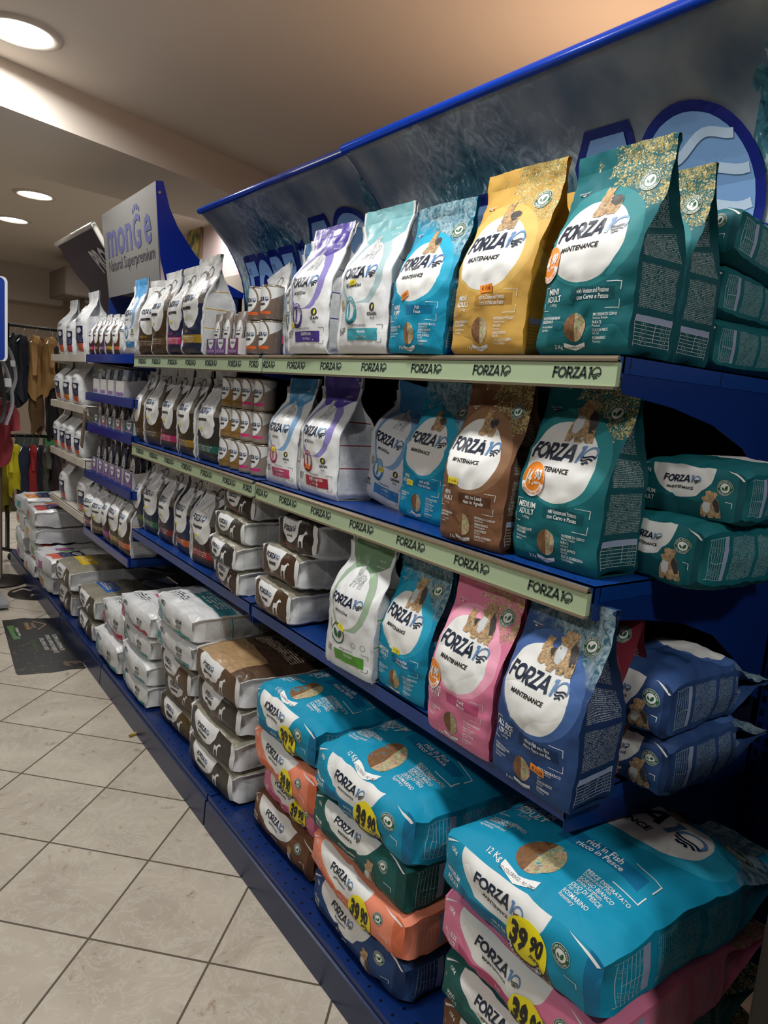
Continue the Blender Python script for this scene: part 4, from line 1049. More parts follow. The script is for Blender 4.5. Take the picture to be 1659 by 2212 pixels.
# --- nearest bay, top shelf
mk_mono('darkteal', '#3f78ac', '#8fb2d0', .185, .335, .11, 'blue topped white bag half hidden behind the purple one, top shelf', 1.055, 1.915, Z1, food=('rich in Venison with Potatoes', 'ricco in Cervo con Patate'), stick=[('tag', .40, .22, '12,00', LIME, .1)], lines='#3b5f74')
mk_mono(*PUR, .205, .345, .115, 'purple topped white bag for sensitive skin at front of top shelf', .985, 1.742, Z1, food=('SENSITIVE SKIN', 'Fish - Pesce'), size=('MINI/TOY', 'ADULT'), stick=[('tag', .22, .215, '18,00', LIME, .1)], lines='#4a3c86', fold=.25)
mk_mono(*PUR, .19, .335, .11, 'purple topped bag in the row behind, only its top showing', 1.19, 1.60, Z1, lvl=1, lines='#4a3c86')
mk_mono(*AQ, .205, .350, .115, 'pale aqua topped white puppy bag on top shelf', .99, 1.487, Z1, food=('rich in Fish', 'ricco in Pesce'), size=('ALL SIZE', 'PUPPY'), stick=[('tag', .42, .47, '15,00', LIME, .1)], lines='#3f8fa0')
mk_mono('aqua', '#c9d3d8', '#b8c9d0', .17, .315, .10, 'plain whitish bag peeping out behind the small blue puppy bag', 1.18, 1.29, Z1, lvl=0)
mk_maint('cyan', .19, .325, .11, 'small bright blue puppy fish bag on top shelf left of the yellow', .99, 1.277, Z1, ('MINI', 'PUPPY'), ('Fish', 'Pesce'), items=ITEMS_F, stick=[('tag', .36, .375, '\u20ac 18,00', ORANGE, .35)], roll=.02)
mk_maint('yellow', .205, .365, .13, 'golden yellow chicken bag at the front of the top shelf', 1.005, 1.067, Z1, ('MINI', 'ADULT'), ('rich in Chicken with Potatoes', 'ricco in Pollo con Patate'), items=ITEMS_C, stick=[('tag', .56, .335, '\u20ac 17,00', ORANGE, .05)])
mk_maint('yellow', .20, .355, .12, 'second golden yellow bag tucked behind the first', 1.165, 1.02, Z1, lvl=1)
mk_maint('teal', .195, .352, .125, 'teal mini adult venison bag with orange price disc at right of top shelf', 1.005, .832, Z1, ('MINI', 'ADULT'), ('with Venison and Potatoes', 'con Cervo e Patate'), items=ITEMS_V, stick=[('orange', .075, .44)])
mk_maint('teal', .195, .345, .12, 'second teal bag standing right behind the one with the price disc', 1.150, .845, Z1, ('MINI', 'ADULT'), ('with Venison and Potatoes', 'con Cervo e Patate'))
for k, (dz, yy, rl, tl) in enumerate(((0, .845, 0, 0), (.098, .850, 0, .03), (.198, .83, .0, .16))):
    mk_lying('m', .195, .34, .092, 'teal bag lying at the right end of the top shelf, %s of three' % ('lowest', 'middle', 'topmost and tilted')[k], 1.285 - .005 * k, yy, Z1 + dz + .002, 'teal', roll=rl, tilt=tl, size=('MINI', 'ADULT'), l=('with Venison and Potatoes', 'con Cervo e Patate'), big=False, bulge=.03, amp=.003)
# --- nearest bay, middle shelf
mk_mono(*BLU, .175, .325, .115, 'white bag with bright blue top and pink pig badge, middle shelf', 1.03, 1.925, Z2, name='UNODiet', food=('Pork with Potatoes', 'Maiale con Patate'), sacc='magenta', lines='#b8416f', stick=[('tag', .40, .33, '12,90', LIME, .1)], fold=.2)
mk_mono(*PUR, .195, .335, .13, 'purple topped white bag for sensitive digestion on the middle shelf', 1.035, 1.722, Z2, food=('SENSITIVE DIGESTION', 'Fish - Pesce'), size=('MINI/TOY', 'ADULT'), sacc='red', stick=[('tag', .36, .235, '\u20ac 16', ORANGE, -.05)])
for k in range(3):
    mk_lying('o', .19, .30, .095, 'white bag lying in the dark middle shelf gap, %s of three' % ('lowest', 'middle', 'topmost')[k], 1.215 + .01 * (k % 2), 1.53, Z2 + .001 + .098 * k, ('#5a4a94', '#8f86c6', '#b8416f'), yaw=.05 * (k - 1), size=('MINI', 'ADULT'), acc='red', bulge=.04, amp=.003)
mk_mono(*BLU, .185, .330, .11, 'pale blue white bag leaning over beside the empty shelf gap', 1.145, 1.552, Z2, food=('rich in Fish', 'ricco in Pesce'), roll=.16, stick=[('tag', .45, .30, '13,90', LIME, .05)], lines='#3f8fa0')
mk_maint('cyan', .175, .338, .105, 'bright blue mini adult fish bag on the middle shelf', 1.095, 1.330, Z2, ('MINI', 'ADULT'), ('rich in Fish', 'ricco in Pesce'), items=ITEMS_F, stick=[('tag', .30, .255, '\u20ac 12', LIME, .0)], roll=.05)
mk_maint('brown', .185, .350, .125, 'brown lamb bag on the middle shelf', 1.015, 1.072, Z2, ('MINI', 'ADULT'), ('rich in Lamb', 'ricco in Agnello'), items=(('PROTEINE DI AGNELLO', 'Lamb Protein'), ('SORGO BIANCO', 'White Sorghum'), ('OLIO DI PESCE', 'Fish Oil'), ('YUCCA SCHIDIGERA', 'Yucca Schidigera')), stick=[('tag', .30, .37, '\u20ac 16,00', LIME, -.05)])
mk_maint('teal', .205, .365, .125, 'big teal medium adult bag with orange price disc, middle shelf', 1.045, .872, Z2, ('MEDIUM', 'ADULT'), ('with Venison and Potatoes', 'con Cervo e Patate'), dogs='sit', items=(('PROTEINE DI CERVO', 'Venison Protein'), ('PATATE', 'Potatoes'), ('OLIO DI PESCE', 'Fish Oil'), ('YUCCA SCHIDIGERA', 'Yucca Schidigera')), stick=[('orange', .24, .435)])
mk_lying('m', .205, .34, .112, 'lower teal bag lying foot forwards on the middle shelf', 1.165, .742, Z2 + .001, 'teal', size=('MEDIUM', 'ADULT'), l=('', ''), big=False, bulge=.03, lvl=2, amp=.0035, yaw=-.06, bb=.004)
mk_lying('m', .205, .34, .100, 'upper teal bag lying foot forwards on the middle shelf', 1.205, .712, Z2 + .118, 'teal', size=('MEDIUM', 'ADULT'), l=('', ''), big=False, bulge=.05, lvl=2, amp=.003, yaw=.05, bb=.004)
# --- nearest bay, lowest shelf
for k, (z_, y_, b_, bd, tx) in enumerate(((0, 1.885, '#4f3d2b', '#8a6b4e', 'FASE 2'), (.112, 1.865, '#4a3629', '#7c5a44', 'FASE 1'), (.215, 1.80, '#332c28', '#8e3b2a', None))):
    mk_lying('d', .235, .34, .103, ('olive brown bag lying lowest in the pile beside the green bag', 'dark brown bag lying in the middle of the pile beside the green bag', 'brown bag with rust band lying crumpled on top of the pile beside the green bag')[k], 1.0 + .01 * k, y_, Z3 + .001 + z_, (b_, bd), roll=(0, .0, -.05)[k], bulge=.03, lvl=1, amp=.0035 + .001 * k, txt=tx)
for k, (b_, bd) in enumerate((('#4b3a35', '#b8416f'), ('#3b3a38', '#16605c'), ('#45423a', '#70702a'), ('#403632', '#8a2f2c'))):
    mk_lying('d', .23, .32, .082, 'dark bag with %s band lying %s in the pile on the lowest shelf' % (('magenta', 'teal', 'olive', 'dark red')[k], ('lowest', 'second from below', 'third from below', 'on top')[k]), 1.0 + (0, -.02, 0, .02)[k], 2.23 - .01 * k, Z3 + .001 + .086 * k, (b_, bd), bulge=.05, amp=.005, yaw=.04 * (k - 1.5))
mk_mono(*GRN, .175, .350, .115, 'white vegetal bag with sage green top on the lowest shelf', .975, 1.418, Z3, food=('100% Vegetal', ''), size=('ALL SIZE', 'ADULT'), kind='v', lines='#5fa040', stick=[('tag', .46, .345, '\u20ac 12', LIME, -.3)], yaw=.08)
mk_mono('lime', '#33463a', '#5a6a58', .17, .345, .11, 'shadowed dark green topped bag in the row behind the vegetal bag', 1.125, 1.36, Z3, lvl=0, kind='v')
mk_maint('cyan', .185, .330, .11, 'bright blue medium adult fish bag on the lowest shelf', 1.01, 1.245, Z3, ('MEDIUM', 'ADULT'), ('rich in Fish', 'ricco in Pesce'), dogs='sit', items=ITEMS_F, stick=[('tag', .50, .345, '\u20ac 12,00', LIME, .0)])
mk_maint('pink', .190, .352, .12, 'pink pork bag with orange price disc on the lowest shelf', .972, 1.003, Z3, ('ALL SIZE', 'ADULT'), ('Pork', 'Maiale'), dogs='both', items=(('PROTEINE DI MAIALE', 'Pork Protein'), ('SORGO BIANCO', 'White Sorghum'), ('OLIO DI PESCE', 'Fish Oil'), ('ROSMARINO', 'Rosemary')), stick=[('orange', .12, .36)])
mk_maint('pink', .185, .345, .11, 'second pink bag standing in the shadow behind the first', 1.105, .985, Z3, lvl=1)
mk_maint('black', .18, .345, .11, 'black bag deep in the shadow between the pink and navy bags', 1.225, .93, Z3, lvl=1)
mk_maint('navy', .190, .362, .13, 'navy blue fish and rice bag with orange price tag, lowest shelf', .970, .800, Z3, ('ALL SIZE', 'ADULT'), ('rich in Fish with Rice', 'ricco in Pesce con Riso'), dogs='both', items=(('PESCE DISIDRATATO', 'Dehydrated Fish'), ('RISO', 'Rice'), ('OLIO DI PESCE', 'Fish Oil'), ('ROSMARINO', 'Rosemary')), stick=[('tag', .66, .165, '\u20ac 12,50', ORANGE, -.15)])
mk_maint('red', .185, .352, .11, 'dark red bag mostly hidden behind the navy bag', 1.12, .835, Z3, lvl=1)
mk_lying('m', .19, .36, .112, 'lower navy bag lying beside the upright navy bag', 1.165, .745, Z3 + .001, 'navy', size=('ALL SIZE', 'ADULT'), l=('rich in Fish', ''), big=False, bulge=.05, lvl=2, amp=.0045, tilt=-.0)
mk_lying('m', .19, .36, .112, 'upper navy bag lying beside the upright navy bag', 1.150, .748, Z3 + .118, 'navy', size=('ALL SIZE', 'ADULT'), l=('rich in Fish', ''), big=False, bulge=.08, lvl=2, amp=.0045)
# --- nearest bay, big sacks on the base deck
K = .42
def sack(col, yc, z, W, D, lbl, xf, size, l, price=None, bulge=.05, lvl=2, front=False, yaw=0, tilt=0, roll=0, amp=.007, H=.58, bb=.02):
    return mk_lying('m', W, H, D, lbl, xf, yc, z, col, yaw=yaw, tilt=tilt, roll=roll, size=size, l=l, price=price, bulge=bulge, lvl=lvl, front=front, amp=amp, bb=bb)
MA, AA, XA = ('MEDIUM', 'ADULT'), ('ALL SIZE', 'ADULT'), ('MAXI', 'ADULT')
sack('brown', .75, ZB, .38, .120, 'brown sack at the very foot of the nearest stack', .95, MA, ('rich in Lamb', ''), lvl=1, bulge=.02)
sack('green', .75, .226, .385, .118, 'dark green maxi sack under the pink one at the bottom edge', .94, XA, ('with Venison', 'con Cervo'), bulge=.02)
sack('pink', .75, .350, .395, .118, 'big pink pork sack below the huge blue sack', .925, AA, ('Pork', 'Maiale'), price=(.64, .30, .044), bulge=.02)
sack('cyan', .75, .475, .395, .130, 'huge bright blue sack with yellow price disc topping the nearest stack', .915, MA, ('rich in Fish', 'ricco in Pesce'), price=(.63, .42, .050), front=ITEMS_F, bulge=.30, amp=.006, H=.62)
sack('navy', 1.245, ZB, .40, .105, 'navy sack at the foot of the middle stack', .935, AA, ('rich in Fish with Rice', 'ricco in Pesce con Riso'), bulge=.02)
sack('coral', 1.250, .208, .41, .108, 'coral sack with yellow price disc in the middle stack, above the navy one', .925, AA, ('rich in Tuna fish with Rice', 'ricco in Tonno con Riso'), price=(.66, .36, .046), bulge=.02)
sack('green', 1.250, .320, .40, .112, 'dark green sack between the coral and blue sacks', .930, MA, ('with Venison and Potatoes', 'con Cervo e Patate'), bulge=.02)
sack('cyan', 1.245, .436, .405, .130, 'bright blue sack with yellow price disc on top of the middle stack', .925, MA, ('rich in Fish', 'ricco in Pesce'), price=(.64, .30, .050), front=ITEMS_F, bulge=.30, amp=.008, H=.60)
sack('brown', 1.665, ZB, .37, .108, 'brown sack at the foot of the stack left of the navy sack', .965, MA, ('rich in Lamb', 'ricco in Agnello'), bulge=.02)
sack('pink', 1.655, .212, .36, .100, 'pink sack squeezed under a coral sack, yellow price disc', .975, AA, ('Pork', 'Maiale'), price=(.70, .45, .042), bulge=.02)
sack('coral', 1.650, .316, .385, .118, 'coral sack below a bright blue one in the left stack', .945, AA, ('rich in Tuna fish with Rice', 'ricco in Tonno con Riso'), price=(.66, .34, .042), bulge=.02)
sack('cyan', 1.655, .438, .37, .125, 'bright blue sack with yellow price disc on top of the left stack', .945, MA, ('rich in Fish', 'ricco in Pesce'), price=(.66, .32, .045), front=ITEMS_F, bulge=.25, amp=.008)
# --- second bay: sacks
BR = '#5a4534'
def dsack(b, bd, yc, z, W, D, lbl, xf=.93, bulge=.02, lvl=1, yaw=0, H=.56, txt=None, amp=.006):
    return mk_lying('d', W, H, D, lbl, xf, yc, z, (b, bd), yaw=yaw, bulge=bulge, lvl=lvl, amp=amp, txt=txt, bb=.015)
dsack('#45413a', '#27584e', 2.12, ZB, .37, .108, 'dark sack with green line at the foot of the stack beside the coral sacks')
dsack('#403c37', '#6f7030', 2.12, .212, .37, .108, 'dark sack with olive print, second from the floor', .925)
dsack('#3e3a37', '#b02d5c', 2.12, .324, .37, .098, 'dark sack with crimson band, third from the floor', .95)
dsack(BR, '#b79b74', 2.115, .425, .375, .108, 'brown sack with kraft paper patch on top of the dark stack', .94, bulge=.12, txt='kraft')
P = Print(.02)
dsack('#544629', '#8a7a40', 2.52, ZB, .35, .098, 'olive brown sack at the foot of the five high stack', .955)
dsack(BR, '#7d6247', 2.52, .202, .34, .098, 'brown sack second from below in the five high stack', .97)
dsack(BR, '#7d6247', 2.515, .303, .35, .098, 'brown sack third from below in the five high stack', .945)
def osack(yc, z, W, D, lbl, sz=MA, pan='#4fa3ab', acc='aqua', xf=.93, bulge=.02, top='#8fb9c6', yaw=0, lvl=1, tilt=0, H=.56):
    return mk_lying('o', W, H, D, lbl, xf, yc, z, (top, '#b8c4d6', pan), size=sz, acc=acc, yaw=yaw, bulge=bulge, lvl=lvl, amp=.006, tilt=tilt, bb=.015)
osack(2.50, .404, .36, .105, 'white sack with teal corner lying fourth in the five high stack')
osack(2.49, .512, .37, .105, 'white sack with turquoise band on the very top of the five high stack', bulge=.10, xf=.925)
osack(2.91, ZB, .36, .095, 'crumpled white sack at the foot of the four high white stack', bulge=.03, xf=.92)
osack(2.90, .200, .36, .098, 'white maxi adult sack second from the floor in the white stack', XA, xf=.905)
osack(2.91, .301, .35, .095, 'white sack with teal corner third from the floor in the white stack', xf=.92)
osack(2.91, .400, .36, .102, 'white sack with pink label on top of the four high white stack', pan='#c9476e', acc='magenta', top='#d893b0', bulge=.10, xf=.91)
osack(3.285, ZB, .37, .14, 'white sack slumped at the far left of the second bay, lower of two', XA, xf=.90, tilt=-.05)
osack(3.28, .250, .36, .13, 'white sack with pink swirl leaning on the lower slumped one', pan='#c9476e', acc='red', xf=.93, top='#b8c4d6')
# --- second bay: top shelf
mk_mono(*BLU, .18, .335, .09, 'slim blue topped white bag at the join of second and third bay', 1.005, 3.375, Z1, lvl=1, food=('rich in Fish', ''), lines='#3b86bd')
mk_diet('#4a3a22', '#5f4a2c', 'NUTRACTIVE', 'amber', .175, .315, .10, 'brown footed white bag squeezed at left end of second top shelf', 1.02, 3.17, Z1, yaw=.25, tagc=False)
mk_diet('#4d3b25', '#6f5636', 'ADULT', 'amber', .185, .335, .11, 'brown footed white bag third from the join on the top shelf', 1.005, 2.985, Z1, roll=-.02)
mk_diet('#24254c', '#c23a72', 'INTESTINAL', 'magenta', .185, .335, .11, 'white bag with navy foot and pink band on the top shelf', 1.01, 2.80, Z1)
mk_diet('#1f2b48', '#b2902e', 'URINARY', 'amber', .195, .355, .12, 'tall white bag with navy foot and gold band on the top shelf', 1.00, 2.615, Z1, lvl=2)
mk_diet('#2a2550', '#c23a72', '', 'magenta', .18, .33, .10, 'violet and pink bag tipped over in the back row behind the pouches', 1.20, 2.36, Z1, roll=-.25, tagc=False)
mk_diet('#5a5d66', '#7b7e86', '', 'purple', .19, .345, .11, 'grey bag in the back row behind the cans', 1.22, 2.10, Z1, roll=.08, tagc=False)
# --- second bay: middle shelf
for k, (y_, b_, bd, ti, tc, lb) in enumerate(((3.335, '#4a3b26', '#5f4a2c', 'ADULT', 'amber', 'brown footed bag at the left end of the second middle shelf'),
        (3.145, '#473524', '#5f4a2c', 'ADULT', 'amber', 'brown footed bag second from left on the second middle shelf'),
        (2.945, '#3a302c', '#c2246a', 'INTESTINAL', 'magenta', 'white bag with hot pink band in the middle of the second middle shelf'),
        (2.745, '#3b3224', '#a98424', 'URINARY', 'amber', 'white bag with mustard band on the second middle shelf'),
        (2.53, '#2e2f2c', '#11655a', 'DIABETIC', 'darkteal', 'white bag with green band next to the stacked cans'))):
    mk_diet(b_, bd, ti, tc, .182, .335, .12, lb, 1.045, y_, Z2, yaw=(-.1, .06, .0, -.05, .04)[k], lvl=2 if k > 2 else 1)
# --- second bay: lowest shelf
for k, (y_, b_, bd, ti, tc, lb) in enumerate(((3.33, '#1f3040', '#5a6a2a', 'HEPATIC', 'darkteal', 'navy footed bag with green lines, leftmost on the lowest shelf of the second bay'),
        (3.165, '#1c2c40', '#2c6a4a', 'WEIGHT', 'darkteal', 'navy footed bag with thin green lines, second on that lowest shelf'),
        (2.975, '#22243c', '#7b2430', 'DERMO', 'red', 'navy footed bag with dark red lines, third on that lowest shelf'),
        (2.77, '#1f2c48', '#d2612a', 'RENAL', 'rust', 'navy footed bag with bright orange band on the lowest shelf'),
        (2.545, '#3a2c28', '#a5262c', 'HYPO', 'red', 'charcoal footed bag with red band beside the lying dark pile'))):
    mk_diet(b_, bd, ti, tc, .178, .33, .12, lb, 1.055 - .01 * (k > 3), y_, Z3, yaw=(-.1, .06, .0, -.05, .12)[k], lvl=2 if k > 2 else 1)
# --- cans
CANM = {}
def can_mat(h, foot, band):
    k = (h, foot, band)
    if k not in CANM:
        n = NT('can_label', .35, coord='Object')     # artwork wraps the tin
        z = n.mul(n.w, 1 / .104); an = n.m('ARCTAN2', n.v, n.m('MULTIPLY', n.u, -1))
        n2u = n.m('MULTIPLY_ADD', an, -.4, .5)
        n.u, n.v = n2u, z
        c = n.mix(n.lt(n.m('ADD', z, n.mul(n.m('ABSOLUTE', n.m('SUBTRACT', n.u, .5)), -.4)), .42), '#d6d8d8', foot)
        c = n.mix(n.mul(n.ell(.5, .62, .40, .38), n.lt(n.m('ABSOLUTE', an), 1.1)), c, '#7c6f60')
        c = n.mix(n.ell(.48, .60, .36, .36), c, '#e3e5e6')
        c = n.mix(n.rect(.1, .16, .9, .24), c, band)
        c = n.mix(n.mul(n.rows(34, 60), n.gt(n.m('ABSOLUTE', an), 1.5)), c, '#85888c')
        c = n.mix(n.m('MAXIMUM', n.lt(z, .03), n.gt(z, .97)), c, '#9a9184')
        CANM[k] = n.out(c)
    return CANM[k]
def can(x, y, z, foot, band, lbl, grp, r=.0365, h=.104):
    t = thing('pet_food_can', lbl, 'can', (x, y, z), 0, grp)
    prof = [(0, .003), (r*.9, .003), (r*.94, 0), (r, .003), (r*.985, .006), (r*.985, h - .006), (r, h - .003), (r*.95, h), (r*.92, h - .004), (0, h - .004)]
    b = MB().lathe(prof[4:6], seg=28, mi=0)
    P = Print(.008); P.logo(0, .055, .0125, 1, 2, 1, .85, 1); P.rect(-.016, .043, .016, .049, 3, 1)
    vs, fs, mi = P.emit(lambda a, bb, o: (-(r*.985 + o) * math.cos(a / r), -(r*.985 + o) * math.sin(a / r), bb))
    base = len(b.v); b.v += vs; b.f += [tuple(base + i for i in f) for f in fs]; b.mi += mi
    b.build('label_sleeve', [can_mat('#fff', foot, band), INK[NAVY], INK[LBLUE], INK[CHAR]], t, True)
    MB().lathe(prof[:4] + [(r*.975, .006), (r*.975, h - .006)] + prof[6:], seg=28).build('tin', flat('#a79c8c', .3, .8), t, True)
    return t
rown = ('bottom', 'middle', 'top'); coln = ('leftmost', 'second', 'third', 'rightmost')
for rI in range(3):
    for c_ in range(4):
        foot, band = (('#8a6c3e', '#7c5f30'), ('#8a6c3e', '#7c5f30'), ('#8a7d74', '#cf2f77'), ('#8a7d74', '#cf2f77'))[c_]
        can(1.065 + .004 * (c_ % 2), 2.385 - .083 * c_, Z2 + .001 + rI * .1052, foot, band, '%s food can in the %s row of the can wall, middle shelf' % (coln[c_], rown[rI]), 'cans piled on the middle shelf')
for rI in range(2):
    for c_ in range(2):
        can(1.045 + .004 * c_, 2.165 - .080 * c_, Z1 + .001 + rI * .1052, '#6b5a50', '#d2612a', '%s can of the %s row in the small orange can pile, top shelf' % (('left', 'right')[c_], rown[rI * 2]), 'cans piled on the top shelf')
# --- open cartons with pouches
def carton(x, y, z, W, D, hf, hb, front, lbl, yaw=0, grp=None, side='#cfccc9', logo=True):
    t = thing('display_carton', lbl, 'carton', (x, y, z), yaw, grp); th = .0015
    b = MB(); b.box(0, D, -W/2, W/2, 0, th, 0).box(D - th, D, -W/2, W/2, 0, hb, 0)
    for s_ in (-1, 1): b.prism([(0, 0), (D, 0), (D, hb), (D * .45, hb * .95), (D * .12, hf), (0, hf)], s_ * W/2 - th/2, s_ * W/2 + th/2, 0)
    b.build('tray', flat(side, .7), t)
    f = MB(); f.box(-th, 0, -W/2, W/2, 0, hf, 0); P = Print(.02)
    if logo:
        P.poly(arc(0, hf * .95, W * .30, hf * .62, 180, 360, 10), 1, 1); P.logo(0, hf * .64, W * .085, 2, 2, 2, .9, 2)
    P.rect(-W * .42, hf * .08, W * .42, hf * .28, 3, 1)
    vs, fs, mi = P.emit(lambda a, bb, o: (-th - o, -a, bb)); base = len(f.v); f.v += vs; f.f += [tuple(base + i for i in q) for q in fs]; f.mi += mi
    f.build('front_panel', [flat(front, .6), flat('#d3d5d8', .6), INK[NAVY], flat('#8a6c9c', .6)], t)
    return t
PMC = {}
def pouch_mat(a, b):
    k = (a, b)
    if k not in PMC:
        n = NT('pouch_film', .25, spec=.6); c = n.mix(n.ell(.5, .5, .38, .30), a, '#dfe2e4'); c = n.mix(n.lt(n.v, .24), c, b)
        c = n.mix(n.rect(.3, .42, .7, .47), c, '#2b2b30'); c = n.mix(n.mul(n.rows(16, 12, .45), n.rect(.22, .52, .78, .60)), c, '#1c2a4a'); PMC[k] = n.out(c)
    return PMC[k]
def pouch(x, y, z, W, H, a, b, lbl, grp, tilt=0, yaw=0):
    N_, M_ = 6, 8; vs = []; fs = []; uv = []
    for side in (1, -1):
        for j in range(M_ + 1):
            for i in range(N_ + 1):
                u, v = i / N_, j / M_; w_ = W * (1 - .12 * math.exp(-((v - .85) / .12) ** 2))
                d = .009 * math.sin(PI * u) * math.sin(PI * min(1, v / .9)) ** .6 if v < .9 else .0
                vs.append((-side * (d + .0008), -(u - .5) * w_, v * H))
    for s_ in range(2):
        o_ = s_ * (N_ + 1) * (M_ + 1)
        for j in range(M_):
            for i in range(N_):
                k = o_ + j * (N_ + 1) + i; q = (k, k + 1, k + N_ + 2, k + N_ + 1); fs.append(q if s_ == 0 else q[::-1])
                c4 = [(i/N_, j/M_), ((i+1)/N_, j/M_), ((i+1)/N_, (j+1)/M_), (i/N_, (j+1)/M_)]; uv += c4 if s_ == 0 else c4[::-1]
    o = mesh_obj('food_pouch', vs, fs, [pouch_mat(a, b)], None, uv, True); o.location = (x, y, z); o.rotation_euler = (0, tilt, yaw)
    return tag(o, lbl, 'pouch', grp)
for k, y_ in enumerate((2.46, 2.375, 2.275)):
    nm = ('left', 'middle', 'right')[k]
    carton(1.01, y_, Z1 + .001, .078, .12, .052, .06, ('#5c3f7a', '#643f7e', '#6e2f5e')[k], 'small violet fronted carton on the top shelf, %s of three' % nm)
    for q in range(3):
        pouch(1.025 + .022 * q, y_ + (-.006 + .008 * (q % 2)), Z1 + .006, .068, .135 + .006 * ((q + k) % 2), '#8a7f78', '#6b3a66', 'foil pouch standing in the %s violet carton of the top shelf' % nm, 'pouches in the %s violet carton' % nm, .08)
# --- third bay
Y3 = 'third bay'
for k, (y_, b_, bd, W_, H_) in enumerate(((4.06, '#4a2030', '#b03050', .10, .205), (3.96, '#463222', '#5a4330', .09, .205), (3.86, '#4a3848', '#7b4f92', .085, .20), (3.74, '#4d3b25', '#b2902e', .11, .195), (3.615, '#5a3524', '#d2612a', .11, .19))):
    mk_diet(b_, bd, '', 'amber', W_, H_, .07, 'small bag with %s foot band on top shelf of third bay' % ('crimson', 'dark brown', 'violet', 'gold', 'orange')[k], 1.01, y_, Z1, lvl=0, tagc=False)
mk_mono(*AQ, .10, .20, .07, 'small white and aqua bag at right end of third bay top shelf', 1.01, 3.50, Z1, lvl=0)
for k, y_ in enumerate((3.96, 3.72)):
    sd = nseed(); root = thing('film_wrapped_bag', 'tall clear film wrapped bag behind the small bags, %s one' % ('left', 'right')[k], 'bag')
    B = Bag(.22, .40 - .05 * k, .16, 'poly', sd, .7, neck=.3, amp=.014); g = NT('clear_film', .15, spec=.8); B.build(root, [g.out('#c5c8c8', g.noise(g.tc.outputs['Object'], 30, 4), 1.0, .01)] * 4, {})
    place_matrix(root, 1.30, y_, Z1)
ci = 0
for z_, ys, hf, hb, ph, fr, tx in ((1.331, (4.02, 3.88, 3.74, 3.58), .075, .09, .125, '#c9c6c4', 'second'), (1.166, (4.0, 3.86, 3.74, 3.60, 3.42), .055, .10, .12, '#7d5a58', 'third'), (.911, (4.02, 3.90, 3.79, 3.68, 3.57, 3.42), .075, .09, .17, '#6b5a86', 'fourth')):
    for k, y_ in enumerate(ys):
        nm = ('leftmost', 'second from left', 'third from left', 'fourth from left', 'fifth from left', 'sixth from left')[k] if k < len(ys) - 1 else 'rightmost'
        W_ = .095 if k < len(ys) - 1 else .13
        carton(1.02, y_, z_, W_, .20, hf, hb, ('#c9c6c4', '#8b5c4e', '#6a5488')[('second', 'third', 'fourth').index(tx)] if k % 2 or tx != 'third' else '#3a5a5c', 'open carton on %s shelf of third bay, %s' % (tx, nm), logo=(tx != 'second'))
        for q in range(4):
            pa, pb = {'second': ('#a9b4bc', '#c2bd5a'), 'third': ('#5a4b45', '#4a3b3a'), 'fourth': (('#3a4466', '#35604f'), ('#2c2a3e', '#6a4a3a'))[k % 2]}[tx]
            pouch(1.035 + .03 * q, y_ + .004 * (q % 2), z_ + .004, W_ * .75, ph, pa, pb, 'slim sachet standing in the %s carton on %s shelf of third bay' % (nm, tx), 'sachets in the %s carton, %s shelf of third bay' % (nm, tx), .10)
for k, (y_, b_, bd, lb, H_) in enumerate(((4.045, '#4a2030', '#a03048', 'small footed bag with crimson base, leftmost on low shelf of third bay', .28), (3.87, '#43301f', '#6a5030', 'white bag turned sideways, second on low shelf of third bay', .28),
        (3.71, '#3e2a2c', '#9c4488', 'bag with mauve band, third on low shelf of third bay', .315), (3.565, '#453824', '#a98a30', 'bag with ochre band, fourth on low shelf of third bay', .325), (3.405, '#3f3328', '#d0622c', 'bag with orange band at right end of low shelf of third bay', .335))):
    mk_diet(b_, bd, '', 'amber', .165, H_, .13, lb, 1.01, y_, .593, lvl=1, yaw=(.2, .3, -.1, .05, 0)[k])
mk_lying('d', .35, .62, .12, 'long sack with yellow stripes reaching far out of the third bay', .90, 4.17, .250, ('#504a3e', '#d8b420'), bulge=.06, amp=.005)
mk_lying('d', .35, .56, .13, 'dark sack under the yellow striped one in third bay', .92, 4.19, ZB, ('#463f38', '#8a2f2c'), bulge=.02, amp=.006)
mk_lying('d', .33, .58, .115, 'dark sack with blue band in front of the white sacks, third bay', .92, 3.735, .213, ('#4a463c', '#3b62a8'), bulge=.08, amp=.006)
mk_lying('d', .33, .56, .105, 'dark sack below the blue banded one in third bay', .92, 3.745, ZB, ('#3f3b36', '#6a655a'), bulge=.02, amp=.006)
# --- farthest bay: white bags with coloured blocks
BC = (('#a04c8e', '#c8553a', '#5a9a50'), ('#c8763a', '#b03a3a', '#8a5a98'), ('#b59a50', '#c8603a', '#a0a0a8'), ('#4f9fa0', '#d08030', '#8c8cb0'), ('#5a9a50', '#d0562c', '#c04a58'))
zi = 0
for (z_, arr, row) in ((Z1, ((4.80, .20, .33), (4.60, .18, .30), (4.34, .21, .35)), 'top'), (1.251, ((4.88, .19, .265), (4.66, .19, .265), (4.42, .20, .27)), 'second'), (.953, ((4.92, .17, .265), (4.75, .17, .265), (4.57, .17, .262), (4.38, .18, .24)), 'third'), (.645, ((4.72, .19, .29), (4.28, .22, .29), (4.50, .0, 0)), 'lowest')):
    nn = ('leftmost', 'second', 'third', 'rightmost')
    for k, (y_, W_, H_) in enumerate(arr):
        if not W_: continue
        cl = BC[(zi * 2 + k) % 5]; zz = nn[k] if k < len(arr) - 1 else 'rightmost'
        mk_block(*cl, W_, H_, .13, 'white bag with coloured blocks on the %s cream shelf of the farthest bay, %s' % (row, zz), 1.02, y_, z_, lean=.02 * (k % 2), fold=.5 if (zi == 0 and k == 1) else 0)
    zi += 1
